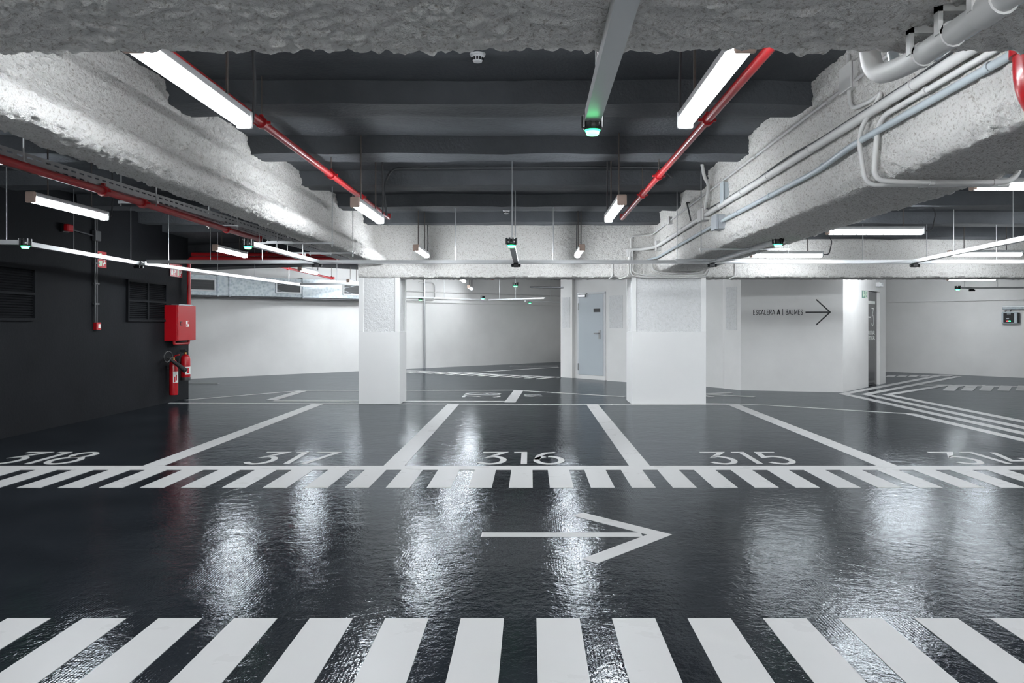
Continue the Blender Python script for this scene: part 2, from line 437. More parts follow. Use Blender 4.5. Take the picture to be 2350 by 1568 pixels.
# dark beam in the left rear, seen below the ceiling
m = MB().prism([(-8.4, 15.4), (-6.9, 15.2), (-4.7, 14.3), (-2.7, 14.3), (-2.7, 14.9), (-4.6, 14.9), (-6.9, 15.8), (-8.4, 16.0)], 2.55, 3.05)
struct(m.build('beam_dark', 'ceil_dark'), 'dark ceiling beam behind the red pipes')
struct(MB().box(-3.4, 1.0, 18.4, 18.9, 2.58, 3.05).build('beam_dark_rear', 'ceil_dark'))

# rough panels on the pilasters
m = MB()
m.obox((*S(0.06), 0), (*t1, 0), (0, 0, 1), (*(-nb), 0), (0, 0.28), (1.3, 2.1), (0, 0.008))
m.obox((*S(1.70), 0), (*t1, 0), (0, 0, 1), (*(-nb), 0), (0, 0.42), (1.3, 2.1), (0, 0.008))
u = (Vector((4.45, 15.66))-Vector((4.215, 16.09))).normalized(); nn = Vector((u.y, -u.x))
if nn.y > 0: nn = -nn
m.obox((4.215, 16.09, 0), (*u, 0), (0, 0, 1), (*nn, 0), (0.06, 0.38), (1.27, 2.2), (0, 0.008))
struct(m.build('trim_1', 'panel_white'), 'rough plaster panels on the white pilasters')

# ------------------------------------------------------------------ floor markings
FZ = 0.0
MARK_N = [0]
def marking(name, label, pieces, group=None, cat='floor marking'):
    xs = [p for pc in pieces for p in pc[0]]
    o = MB()
    for pts, wd in pieces:
        MARK_N[0] += 1
        o.ribbon(pts, wd, (0, 0, FZ), t=0.0022+0.00012*MARK_N[0])
    ob = o.build(name, 'paint')
    return tag(ob, label, cat, group, 'thing')
# zebra bands
def zebra(label, x_first, n, pitch, y0, y1, wd, edge=None):
    o = thing('striped_band', (0, (y0+y1)/2, 0), label, 'floor marking', 'striped bands across the lane', 'thing')
    if edge: MB().box(-6.4, 9.5, edge[0], edge[1], FZ, FZ+0.0025).build('edge_line', 'paint', o)
    for k in range(n):
        x = x_first+k*pitch
        MB().box(x, x+wd, y0, y1, FZ, FZ+0.0025).build('stripe', 'paint', o)
    return o
zebra('far striped white band with solid edge line below the bay numbers', -0.183-0.3505*17, 42, 0.3505, 6.33, 7.10, 0.204, (7.10, 7.31))
zebra('near striped white band of broad bars at the bottom edge', -0.330-0.359*10, 21, 0.359, 2.2, 3.52, 0.205)
# lane arrow
marking('lane_arrow', 'long white arrow pointing right on the lane floor', [
    ([(-0.324, 4.92), (0.74, 4.92)], 0.098), ([(0.35, 5.45), (0.86, 4.92), (0.35, 4.37)], 0.118)], cat='arrow')
# bay lines between the numbers
for x, lab in ((-3.72, 'white bay line between numbers 318 and 317'), (-1.345, 'white bay line between numbers 317 and 316'),
               (1.077, 'white bay line between numbers 316 and 315'), (3.52, 'white bay line between numbers 315 and 314')):
    marking('bay_line', lab, [([(x, 7.3), (x, 12.93)], 0.205)], 'lines dividing the parking bays', 'bay line')
marking('bay_back_line', 'thin white line along the foot of both columns', [([(-6.4, 13.12), F(1310, 929), F(1680, 929.5)], 0.075)], cat='line')
marking('bay_outline', 'white slanted outline of the bay behind the left column',
        [([F(425, 918.5), F(690, 897), F(1180, 896), F(1433, 911)], 0.09), ([F(622, 918.5), F(692, 898)], 0.2),
         ([F(628, 920.5), F(1160, 921.8)], 0.12), ([F(1170, 924), F(1190, 896.5)], 0.2)], cat='line')
marking('lane_edge_line', 'white line running from the right column then bending outwards right',
        [([F(1600, 925.5), F(1760, 930.5), F(2100, 951)], 0.085), ([F(2090, 950.5), F(2350, 1011), F(2700, 1093)], 0.16)], cat='line')
for lab, ap, low_, up_ in (('outermost white chevron line pointing at the lobby corner', (1936, 904.5), (2350, 995.5), (2165, 860.5)),
                           ('middle white chevron line beside the lobby', (1987, 905.5), (2350, 982.5), (2200, 864)),
                           ('innermost white chevron line next to bay 313', (2036, 906.5), (2350, 968.5), (2165, 885.5))):
    A = Vector(F(*ap)); B = Vector(F(*low_)); Cc = Vector(F(*up_))
    marking('chevron', lab, [([tuple(B+(B-A)*0.4), tuple(A), tuple(Cc)], 0.17)], 'chevron lines by the lobby', 'chevron')
pcs = [([F(2104, 883.5), F(2360, 888)], 0.2)]
for k in range(5):
    pcs.append(([F(2190+40*k, 886), F(2176+42*k, 897)], 0.22))
marking('bay_band', 'short toothed white band in front of number 313', pcs, cat='floor marking')
pcs = []
for k in range(6): pcs.append(([F(2040+26*k, 866-1.0*k*0.4), F(2048+27*k, 861.5)], 0.2))
marking('far_hatching', 'white hatched stripes at the foot of the far right wall', pcs)
A = Vector(F(925, 850.5)); B = Vector(F(1287, 866.5)); dd = (B-A).normalized(); pp = Vector((dd.y, -dd.x))
if pp.y > 0: pp = -pp
pcs = [([tuple(A), tuple(B)], 0.12)]
k = 0.1
while k < (B-A).length-0.1:
    q = A+dd*k; pcs.append(([tuple(q), tuple(q+pp*0.75)], 0.2)); k += 0.37
marking('far_striped_band', 'striped white band in the distance seen between the columns', pcs)
marking('far_bay_line', 'thin white line before the far back wall', [([F(1060, 857), F(1280, 843.5)], 0.12), ([F(1170, 840.5), F(1280, 840.5)], 0.08)], cat='line')
marking('far_left_line', 'faint white line behind the dark wall end', [([F(400, 880), F(502, 880.5)], 0.1)], cat='line')
marking('small_arrow', 'white arrow point poking out behind the right column',
        [([F(1605, 905), F(1732, 911.5)], 0.1), ([F(1677, 902), F(1600, 905.5), F(1634, 911.8)], 0.12)], cat='arrow')

# stroke lettering -------------------------------------------------
def bowl(cx, cy, rx, ry, a0, a1, n=12):
    return [(cx+rx*math.cos(math.radians(a0+(a1-a0)*i/n)), cy+ry*math.sin(math.radians(a0+(a1-a0)*i/n))) for i in range(n+1)]
GLY = {
 '3': (0.68, [[(0.04, 1), (0.62, 1), (0.28, 0.6)]+bowl(0.32, 0.31, 0.33, 0.31, 88, -150)]),
 '1': (0.36, [[(0.0, 1), (0.28, 1), (0.28, 0)]]),
 '6': (0.70, [bowl(0.35, 0.31, 0.33, 0.31, 108, 450, 20), [(0.03, 0.36), (0.10, 0.70), (0.28, 0.94), (0.55, 1.0)]]),
 '7': (0.64, [[(0.0, 1), (0.62, 1), (0.14, 0)]]),
 '8': (0.70, [bowl(0.35, 0.29, 0.33, 0.29, 90, 450, 20), bowl(0.35, 0.79, 0.26, 0.21, -90, 270, 18)]),
 '5': (0.68, [[(0.60, 1), (0.14, 1), (0.08, 0.56)]+bowl(0.32, 0.31, 0.33, 0.31, 110, -150)]),
 '4': (0.70, [[(0.30, 1), (0.02, 0.25), (0.68, 0.25)], [(0.48, 0.5), (0.48, 0)]]),
 '9': (0.70, [bowl(0.35, 0.69, 0.33, 0.31, -72, 270, 20), [(0.67, 0.64), (0.6, 0.30), (0.42, 0.06), (0.15, 0.0)]]),
 '-': (0.45, [[(0.0, 0.5), (0.4, 0.5)]]),
 'A': (0.56, [[(0, 0), (0.25, 1), (0.31, 1), (0.56, 0)], [(0.09, 0.28), (0.47, 0.28)]]),
 'B': (0.50, [[(0.05, 0), (0.05, 1), (0.32, 1)]+bowl(0.32, 0.77, 0.14, 0.23, 90, -90, 6)+[(0.05, 0.54)], [(0.32, 0.54)]+bowl(0.32, 0.27, 0.17, 0.27, 90, -90, 6)+[(0.05, 0)]]),
 'C': (0.50, [bowl(0.25, 0.76, 0.2, 0.24, 0, 180, 8)+bowl(0.25, 0.24, 0.2, 0.24, 180, 360, 8)]),
 'D': (0.50, [[(0.05, 0), (0.05, 1), (0.22, 1)]+bowl(0.22, 0.72, 0.24, 0.28, 90, 0, 5)+bowl(0.22, 0.28, 0.24, 0.28, 0, -90, 5)+[(0.05, 0)]]),
 'E': (0.44, [[(0.42, 1), (0.05, 1), (0.05, 0), (0.42, 0)], [(0.05, 0.52), (0.36, 0.52)]]),
 'G': (0.50, [bowl(0.25, 0.76, 0.2, 0.24, 0, 180, 8)+bowl(0.25, 0.24, 0.2, 0.24, 180, 360, 8)+[(0.45, 0.46), (0.27, 0.46)]]),
 'I': (0.12, [[(0.06, 0), (0.06, 1)]]),
 'L': (0.42, [[(0.05, 1), (0.05, 0), (0.4, 0)]]),
 'M': (0.72, [[(0.05, 0), (0.05, 1), (0.36, 0.22), (0.67, 1), (0.67, 0)]]),
 'N': (0.54, [[(0.05, 0), (0.05, 1), (0.49, 0), (0.49, 1)]]),
 'O': (0.50, [bowl(0.25, 0.76, 0.2, 0.24, 0, 180, 8)+bowl(0.25, 0.24, 0.2, 0.24, 180, 360, 8)+[(0.45, 0.76)]]),
 'R': (0.50, [[(0.05, 0), (0.05, 1), (0.30, 1)]+bowl(0.30, 0.75, 0.16, 0.25, 90, -90, 6)+[(0.05, 0.5)], [(0.24, 0.5), (0.47, 0)]]),
 'S': (0.50, [bowl(0.25, 0.76, 0.2, 0.24, 10, 180, 8)+[(0.08, 0.62), (0.42, 0.38)]+bowl(0.25, 0.24, 0.2, 0.24, 0, -170, 8)]),
 'T': (0.46, [[(0, 1), (0.46, 1)], [(0.23, 1), (0.23, 0)]]),
 'V': (0.54, [[(0, 1), (0.27, 0), (0.54, 1)]]),
 '|': (0.12, [[(0.06, -0.2), (0.06, 1.2)]]),
 ' ': (0.30, []),
}
def text_into(mb, txt, o, u, v, h, wscale, stroke, gap=0.16, bold=(), t=0.003):
    """text starting at o along u (unit) with up v (unit); returns its width"""
    o = Vector(o); u = Vector(u); v = Vector(v); x = 0.0
    for i, ch in enumerate(txt):
        gw, strokes = GLY[ch]
        for st in strokes:
            mb.ribbon([((x+p[0])*h*wscale, p[1]*h) for p in st], stroke*(1.9 if i in bold else 1), o, u, v, t)
        x += gw+gap
    return (x-gap)*h*wscale
def text_width(txt, gap=0.16): return sum(GLY[c][0] for c in txt)+gap*(len(txt)-1)
for txt, xc, wd in (('318', -5.07, 0.86), ('317', -2.49, 0.80), ('316', -0.10, 0.86), ('315', 2.26, 0.86), ('314', 4.76, 0.88)):
    h = 0.66; ws = wd/(text_width(txt, 0.22)*h)
    mb = MB(); text_into(mb, txt, (xc-wd/2, 7.41, FZ), (1, 0, 0), (0, 1, 0), h, ws, 0.062, 0.22, t=0.0025)
    tag(mb.build('bay_number', 'paint'), 'white floor number %s painted in its parking bay' % txt, 'number', 'painted bay numbers', 'thing')
mb = MB(); text_into(mb, '319', (-0.60, 14.15, FZ), (0, 1, 0), (-1, 0, 0), 0.68, 0.62, 0.06, 0.2, t=0.0025)
tag(mb.build('bay_number', 'paint'), 'white floor number 319 painted sideways between the columns', 'number', 'painted bay numbers', 'thing')
mb = MB(); text_into(mb, '91', (0.22, 14.3, FZ), (0, 1, 0), (-1, 0, 0), 0.32, 0.9, 0.05, 0.2, t=0.0025)
tag(mb.build('bay_number', 'paint'), 'small white floor number beside the short thick bar', 'number', 'painted bay numbers', 'thing')
mb = MB(); a = F(2178, 888.5); text_into(mb, '313', (a[0], a[1], FZ), (1, -0.05, 0), (0.05, 1, 0), 0.62, 0.85, 0.07, 0.22, t=0.0025)
tag(mb.build('bay_number', 'paint'), 'white floor number 313 beyond the chevrons', 'number', 'painted bay numbers', 'thing')

# ------------------------------------------------------------------ strip lights
LZ, LL = 2.55, 1.20
def ceil_at(x, y):
    if 1.5 < y < 2.51: return 2.32
    if y > 13: return 3.02
    return ceil_z(y)-(0.24 if x > 2.6 else 0)
def strip_light(x, y, axis, label, group, cable_end=1, rod_mat='rod_dark', z=LZ):
    o = thing('strip_light', (x, y, z), label, 'light', group)
    ax = Vector((0, 1, 0)) if axis == 'Y' else Vector((1, 0, 0)); sd = Vector((1, 0, 0)) if axis == 'Y' else Vector((0, 1, 0))
    up = Vector((0, 0, 1)); c = Vector((x, y, z)); L = LL/2
    MB().obox(c, ax, sd, up, (-L+0.03, L-0.03), (-0.042, 0.042), (0.004, 0.052)).build('housing', 'housing', o, bevel=0.01)
    prof = [(-0.043, 0.004), (-0.041, -0.022), (-0.026, -0.041), (0, -0.047), (0.026, -0.041), (0.041, -0.022), (0.043, 0.004)]
    vs = [c+ax*s+sd*p+up*q for s in (-L+0.03, L-0.03) for p, q in prof]; n = len(prof)
    fs = [(i, i+1, n+i+1, n+i) for i in range(n-1)]+[tuple(range(n))[::-1], tuple(range(n, 2*n)), (0, n, 2*n-1, n-1)]
    MB().add(vs, fs).build('diffuser', 'lamp_wall' if (axis == 'X' and 11.5 < y < 12.5) or (y > 19 and z < 2.8) else 'lamp_far_added' if z > 2.8 else 'lamp_bay' if 6.5 < y < 9.5 else 'lamp' if y > 6.5 else 'lamp_lane' if y > 2.6 else 'lamp_back_added', o, smooth=True)
    for s in (-1, 1):
        a0, a1 = sorted((s*(L-0.03), s*L))
        MB().obox(c, ax, sd, up, (a0, a1), (-0.046, 0.046), (-0.048, 0.054)).build('end_cap', 'endcap' if s < 0 else 'housing', o, bevel=0.012)
    for s in (-0.30, 0.30):
        p = c+ax*s*1.15
        MB().cyl(p+up*0.05, (p.x, p.y, ceil_at(p.x, p.y)+0.01), 0.0075, 6).build('hanger_rod', rod_mat, o)
    p = c+ax*(L*cable_end)
    top = ceil_at(p.x+0.0, p.y)
    e = p+ax*(0.10*cable_end)
    MB().tube(fillet([p+up*0.0, e, e+up*0.22+ax*0.05*cable_end, (e.x, e.y, ceil_at(e.x, e.y)+0.01)], 0.12, 6), 0.009, 6).build('supply_cable', 'cable', o, smooth=True)
    return o
G1, G2, G3, G4 = 'strip lights in the middle bay', 'strip lights in the left bay', 'strip lights across the right bay', 'strip lights beyond the rear beam'
strip_light(-1.615, 3.60, 'Y', 'big lit strip light just under the foreground beam, beside the left red pipe', G1)
strip_light(-1.655, 7.58, 'Y', 'lit strip light near the far end of the left red pipe', G1)
strip_light(-1.73, 11.78, 'Y', 'small lit strip light before the rear beam near the left column', G1)
strip_light(0.875, 3.60, 'Y', 'big lit strip light just under the foreground beam, beside the right red pipe', G1)
strip_light(0.85, 7.46, 'Y', 'lit strip light near the far end of the right red pipe', G1)
strip_light(0.78, 11.75, 'Y', 'small lit strip light before the rear beam near the right column', G1)
strip_light(-4.53, 7.30, 'Y', 'lit strip light hanging in front of the dark wall under the cable tray', G2)
strip_light(-4.75, 11.75, 'Y', 'lit strip light hanging between dark wall end and rail arm', G2)
strip_light(-4.78, 15.95, 'Y', 'small lit strip light behind the rail, beside a sloping red pipe', G2)
strip_light(-4.85, 20.3, 'Y', 'tiny lit strip light seen just left of the narrower column', G2)
strip_light(-1.76, 19.2, 'Y', 'tiny end-on strip light tucked under the rear beam, nearer of two', G4)
strip_light(-1.90, 23.4, 'Y', 'tiny end-on strip light in the far opening, farther of two', G4)
strip_light(-1.70, 15.5, 'Y', 'strip light behind the rear beam near the left column', G4)
strip_light(0.78, 15.5, 'Y', 'strip light behind the rear beam near the steel door', G4)
strip_light(-1.75, 21.2, 'Y', 'added unseen strip light under the far ceiling beyond the opening', G4, z=2.93)  # out of sight above the rear beam, added to brighten the back wall
strip_light(-3.3, 20.3, 'Y', 'added unseen strip light under the far ceiling behind the narrower column', G4, z=2.93)  # second hidden lamp added for the back wall
strip_light(-3.30, 17.4, 'Y', 'added unseen strip light behind the narrower column', G4)  # added out of sight behind the column, lights the far wall
strip_light(4.23, 6.10, 'X', 'lit strip light at the right edge beside the right beam', G3)
strip_light(4.25, 9.13, 'X', 'lit strip light across the right bay, its end hidden by the right beam', G3)
strip_light(4.24, 12.25, 'X', 'lit strip light against the rear beam, next to the green lamp', G3)
strip_light(7.40, 12.05, 'X', 'lit strip light against the rear beam at far right, behind the rail arm', G3)
strip_light(7.4, 9.1, 'X', 'strip light outside the right edge, second row', G3)
strip_light(7.4, 6.1, 'X', 'strip light outside the right edge, first row', G3)
strip_light(10.90, 18.3, 'X', 'thin lit strip light just below the rear beam at far right', G4, z=2.52)
strip_light(7.45, 14.8, 'X', 'strip light behind the rear beam before the lobby door', G4)
G5 = 'unseen strip lights outside the view'  # unseen lamps behind and beside the viewpoint, added to light the front beam
for x, y, ax, lab in ((-1.62, -1.6, 'Y', 'added unseen strip light behind the viewpoint, second from the dark wall'), (0.87, -1.6, 'Y', 'added unseen strip light behind the viewpoint, third from the dark wall'),
                      (-4.53, 3.6, 'Y', 'added unseen strip light left of the view beside the foreground beam'), (-4.53, -1.6, 'Y', 'added unseen strip light behind the viewpoint nearest the dark wall'),
                      (4.3, 3.3, 'X', 'added unseen strip light right of the view beside the foreground beam'), (4.3, -1.6, 'X', 'added unseen strip light behind the viewpoint in the right bay'),
                      (10.9, 12.0, 'X', 'strip light far outside the right edge before the rear beam')):
    strip_light(x, y, ax, lab, G5)

# ------------------------------------------------------------------ red sprinkler pipes
def red_pipe(name, path, r, label, clamps=(), hook=True, group=None, ends=()):
    o = thing(name, path[0], label, 'pipe', group)
    MB().tube(fillet(path, 0.09), r, 12).build('pipe_run', 'red_pipe', o, smooth=True)
    for (x, y, z) in clamps:
        ring = MB().cyl((x, y-0.022, z), (x, y+0.022, z), r+0.014, 12).box(x-0.012, x+0.012, y-0.012, y+0.012, z+r, z+r+0.03).box(x+r, x+r+0.035, y-0.012, y+0.012, z-0.01, z+0.01).box(x-r-0.035, x-r, y-0.012, y+0.012, z-0.01, z+0.01)
        c = ring.build('coupling', 'red_pipe', o, smooth=True)
        if hook: MB().cyl((x, y, z+r), (x, y, ceil_at(x, y)+0.005), 0.006, 6).build('hanger', 'rod_dark', o)
    for p in ends:
        MB().cyl(p, (p[0], p[1], p[2]+0.06), r+0.01, 10).build('end_fitting', 'red_pipe', o, smooth=True)
    return o
GR = 'red sprinkler pipes'
PZ = 2.90
def pipe_y(ratio, px): return FPX*(ratio*(PZ-HC))/abs(px-CX)
xl, xr = -1.335*1.5, 0.868*1.5
red_pipe('sprinkler_pipe', [(xl, 2.57, PZ), (xl, 10.45, PZ)], 0.03, 'long red pipe under the dark ceiling beside the left strip lights',
         [(xl, y, PZ) for y in (3.25, 5.52, 7.45, 8.75)], True, GR, [(xl, 10.42, PZ-0.01)])
red_pipe('sprinkler_pipe', [(xr, 2.57, PZ), (xr, 10.5, PZ)], 0.03, 'long red pipe under the dark ceiling beside the right strip lights',
         [(xr, y, PZ) for y in (3.15, 5.45, 7.5, 8.6)], True, GR, [(xr, 10.46, PZ-0.01)])
red_pipe('sprinkler_pipe', [(-3.40, 2.56, 2.46), (-3.40, 9.3, 2.46)], 0.03, 'dark red pipe running under the grey cable tray',
         [(-3.40, y, 2.46) for y in (5.9, 6.5, 8.3)], False, GR, [(-3.40, 9.28, 2.46)])
for y in (5.9, 6.5, 8.3): pass
red_pipe('sprinkler_pipe', [(-4.34*1.25, 14.6, 2.65), (-4.34*1.25, 20.4, 2.65)], 0.028, 'bright red pipe sloping away behind the small strip light',
         [(-4.34*1.25, y, 2.65) for y in (16.6, 20.2)], True, GR, [(-4.34*1.25, 20.4, 2.64)])
red_pipe('sprinkler_pipe', [(-6.36, 13.8, 1.755), (-6.36, 13.8, 2.63), (-2.7, 14.15, 2.63)], 0.036, 'red pipe rising from the hose cabinet then crossing along the dark beam',
         [], False, GR)
red_pipe('sprinkler_pipe', [(-6.4, 14.0, 2.72), (-2.7, 14.12, 2.72)], 0.034, 'upper of two red pipes crossing in front of the dark beam', [(-5.0, 14.05, 2.72)], False, GR)
red_pipe('sprinkler_pipe', [(-2.25, 16.5, 2.78), (-2.25, 20.4, 2.78)], 0.03, 'short red pipe glimpsed under the rear beam by the left column', [(-2.25, 19.8, 2.78)], True, GR, [(-2.25, 20.4, 2.76)])
o = red_pipe('sprinkler_pipe', [(-0.9, 17.6, 2.45), (-0.9, 17.6, 2.56), (0.35, 17.6, 2.56)], 0.05, 'short red pipe with thick stub under the rear beam near the steel door', [], False, GR)
MB().lathe([(0.07, 0), (0.09, 0.03), (0.05, 0.09)], (0.05, 17.6, 2.47), 12).build('end_fitting', 'red_pipe', o, smooth=True)
# large red elbow at the right edge
cx_, cz_ = 2.06, 2.48
o = thing('fire_main', (1.98, 2.95, 2.3), 'thick glossy red pipe bend at the right edge under the foreground beam', 'pipe')
MB().tube(fillet([(1.95, 2.86, 3.1), (1.95, 2.86, 2.20), (3.2, 2.86, 2.20)], 0.20, 10), 0.075, 20).build('pipe_run', 'red', o, smooth=True)
MB().cyl((1.95, 2.86, 2.44), (1.95, 2.86, 2.50), 0.088, 20).build('coupling', 'red', o, smooth=True)

# ------------------------------------------------------------------ cable tray
o = thing('cable_tray', (-3.4, 0, 2.50), 'long perforated grey cable tray hanging above the dark red pipe', 'cable tray')
def tx(y): return -3.52+0.055*(y-4.0)
y0, y1 = 2.6, 15.0; W_ = 0.22
def slab(mb, xo0, xo1, z0, z1):
    v = [(tx(y)+xo, y, z) for y in (y0, y1) for z in (z0, z1) for xo in (xo0, xo1)]
    mb.add(v, [(0, 1, 3, 2), (4, 6, 7, 5), (0, 4, 5, 1), (2, 3, 7, 6), (0, 2, 6, 4), (1, 5, 7, 3)])
mb = MB(); slab(mb, -W_, 0, 2.500, 2.503); mb.build('tray_bottom', 'tray', o)
mb = MB(); slab(mb, -0.003, 0, 2.503, 2.575); mb.build('tray_side', 'tray', o)
mb = MB(); slab(mb, -W_, -W_+0.003, 2.503, 2.575); mb.build('tray_side', 'tray', o)
mb = MB()
for k, dx_ in enumerate((-0.17, -0.13, -0.08)):
    mb.tube([(tx(y)+dx_+0.01*math.sin(y*2+k), y, 2.517+0.004*k) for y in [2.6+0.5*i for i in range(25)]], 0.012, 6)
mb.build('cable_bundle', 'cable', o, smooth=True)
for y in (3.4, 5.0, 6.6, 8.2, 9.8, 11.4, 13.0, 14.6):
    x = tx(y)
    MB().box(x-W_-0.07, x+0.06, y-0.014, y+0.014, 2.474, 2.498).build('support_bar', 'rod', o)
    for xx in (x-W_-0.05, x+0.045):
        MB().cyl((xx, y, 2.455), (xx, y, ceil_at(xx, y)+0.01), 0.006, 6).build('hanger_rod', 'rod', o)

# ------------------------------------------------------------------ guidance rails with sensors
RZ = 2.27; RY = 10.65
def rail(p0, p1, label, rods, group, w_=0.066, h_=0.05):
    o = thing('guidance_rail', p0, label, 'rail', group)
    p0, p1 = Vector(p0), Vector(p1); t = (p1-p0).normalized(); s = Vector((t.y, -t.x, 0)); L = (p1-p0).length
    prof = [(-w_/2, 0), (w_/2, 0), (w_/2, h_), (w_/2-0.012, h_), (w_/2-0.012, h_*0.55), (-w_/2+0.012, h_*0.55), (-w_/2+0.012, h_), (-w_/2, h_)]
    vs = [p0+t*q+s*a+Vector((0, 0, b)) for q in (0, L) for a, b in prof]; n = len(prof)
    mb = MB().add(vs, [(i, (i+1) % n, n+(i+1) % n, n+i) for i in range(n)]+[(0, 5, 6, 7), (0, 1, 4, 5), (1, 2, 3, 4)]+[(n+7, n+6, n+5, n), (n+5, n+4, n+1, n), (n+4, n+3, n+2, n+1)])
    mb.build('channel', 'alu', o)
    for f in rods:
        q = p0+t*L*f
        MB().cyl(q+Vector((0, 0, h_*0.55)), (q.x, q.y, ceil_at(q.x, q.y)+0.008), 0.006, 6).build('hanger_rod', 'rod', o)
    return o
GRL, GAR = 'long aluminium guidance rails', 'aluminium arms of the guidance rails'
def fr(xs, x0, x1): return [(x-x0)/(x1-x0) for x in xs]
rail((-5.5, RY, RZ), (9.6, RY, RZ), 'long aluminium rail crossing the whole view before the columns', fr((-4.6, -3.85, -1.08, -0.22, 0.33, 4.78, 5.7, 6.7, 8.2), -5.5, 9.6), GRL)
rail((-5.62, 8.3, RZ), (-5.78, 10.9, RZ), 'aluminium rail sloping down along the dark wall', (0.35, 0.92), GRL)
rail((-5.70, 10.9, RZ), (-5.2, 17.6, RZ), 'aluminium rail continuing away past the hose cabinet', (0.1, 0.33, 0.55, 0.8), GRL)
rail((-6.35, 8.02, RZ), (-5.58, 8.13, RZ), 'short aluminium rail ending in a green lamp by the dark wall', (0.25, 0.8), GAR)
rail((-3.12, 8.23, RZ), (-3.06, 10.62, RZ), 'aluminium rail arm with green lamp under the cable tray', (0.35, 0.75), GAR)
rail((-0.205, 8.09, RZ), (-0.205, 10.62, RZ), 'aluminium rail arm with green lamp in the middle bay', (0.1, 0.85), GAR)
rail((2.66, 8.0, RZ), (2.6, 10.62, RZ-0.0), 'aluminium rail arm with green lamp under the right beam', (), GAR)
rail((5.14, 7.5, RZ), (5.5, 10.62, RZ), 'aluminium rail arm rising to the right edge', (0.15, 0.6), GAR)
rail((0.247, 0.4, 2.248), (0.262, 3.10, 2.248), 'large aluminium rail arm passing under the foreground beam', (0.93,), GAR)
# small rod brackets that step round the beams
def bracket(xa, xb, y, z, up, dn, label):
    o = thing('rod_bracket', (xa, y, z), label, 'bracket', 'rod brackets beside the beams')
    MB().box(xa, xb, y-0.008, y+0.008, z-0.009, z+0.009).build('cross_bar', 'rod', o)
    for x, zt in up: MB().cyl((x, y, z-0.05), (x, y, zt), 0.006, 6).build('hanger_rod', 'rod', o)
    for x, zb in dn: MB().cyl((x, y, zb), (x, y, z+0.01), 0.007, 6).build('drop_rod', 'rod', o)
    return o
bracket(-3.33, -2.40, 9.05, 2.56-0.17, [(-3.31, ceil_at(-3.31, 9.05)+0.01), (-2.42, ceil_at(-2.42, 9.05)+0.01)], [(-3.10, 2.297)], 'rod bracket under the left beam, nearer of two')
bracket(-3.33, -2.40, 10.1, 2.37, [(-3.31, ceil_at(-3.31, 10.1)+0.01), (-2.42, ceil_at(-2.42, 10.1)+0.01)], [(-3.07, 2.297)], 'rod bracket under the left beam, farther of two')
bracket(2.02, 3.10, 8.85, 2.295, [(2.04, ceil_at(2.04, 8.85)+0.01), (3.08, 2.86)], [], 'rod bracket under the right beam, nearer of two')
bracket(2.02, 3.25, 10.3, 2.295, [(2.04, ceil_at(2.04, 10.3)+0.01), (3.2, 2.86)], [], 'rod bracket under the right beam, farther of two')

def indicator(x, y, z, label, s=1.0):
    """black ribbed lamp with a glowing green underside"""
    o = thing('bay_indicator', (x, y, z), label, 'indicator lamp', 'green bay indicator lamps')
    mb = MB().lathe([(0.020*s, 0.065*s), (0.046*s, 0.062*s), (0.056*s, 0.05*s), (0.058*s, 0.012*s), (0.050*s, -0.004*s), (0.02*s, -0.006*s)][::-1], (x, y, z), 18)
    mb.build('housing', 'black', o, smooth=True)
    mb = MB()
    for k in range(10):
        a = 2*math.pi*k/10; c, q = math.cos(a), math.sin(a)
        mb.obox((x, y, z), (c, q, 0), (-q, c, 0), (0, 0, 1), (0.05*s, 0.064*s), (-0.006*s, 0.006*s), (0.005*s, 0.075*s))
    mb.build('cooling_rib', 'black', o)
    ln = MB().lathe([(0.02*s, -0.012*s), (0.041*s, -0.012*s), (0.044*s, -0.006*s), (0.046*s, -0.002*s)], (x, y, z), 18).build('lens', 'green', o, smooth=True)
    MB().lathe([(0.015*s, -0.033*s), (0.033*s, -0.031*s), (0.037*s, -0.024*s), (0.038*s, -0.0125*s)], (x, y, z), 18).build('lens_core', 'green_core', ln, smooth=True)
    return o
indicator(0.263, 3.13, 2.222, 'big green indicator lamp on the end of the large rail arm', 0.74)
indicator(-0.205, 8.06, 2.262, 'green indicator lamp in the middle bay before the rear beam')
indicator(-3.125, 8.20, 2.262, 'green indicator lamp at the arm under the cable tray')
indicator(-5.55, 8.14, 2.262, 'green indicator lamp on the rail by the dark wall')
indicator(2.665, 7.97, 2.262, 'green indicator lamp under the right beam')
def sensor(x, y, z, label):
    o = thing('bay_sensor', (x, y, z), label, 'sensor', 'black bay sensors on the rail')
    MB().box(x-0.035, x+0.035, y-0.06, y+0.03, z-0.055, z-0.001).build('sensor_body', 'black', o, bevel=0.008)
    for s in (-1, 1):
        MB().cyl((x+s*0.034, y-0.02, z-0.03), (x+s*0.066, y-0.02, z-0.034), 0.022, 12).build('camera_eye', 'black', o, smooth=True)
        MB().cyl((x+s*0.066, y-0.02, z-0.034), (x+s*0.069, y-0.02, z-0.0345), 0.013, 10).build('lens', 'steel', o)
    return o
sensor(-0.205, 10.62, RZ, 'black sensor on the long rail in the middle, below its green lamp')
sensor(-3.05, 10.62, RZ, 'black sensor on the long rail left of the narrower column')
sensor(-5.74, 10.88, RZ, 'black sensor where the rails meet by the dark wall')
sensor(2.6, 10.62, RZ, 'black sensor on the long rail under the right beam')
sensor(5.5, 10.62, RZ, 'black sensor on the long rail in the right bay')
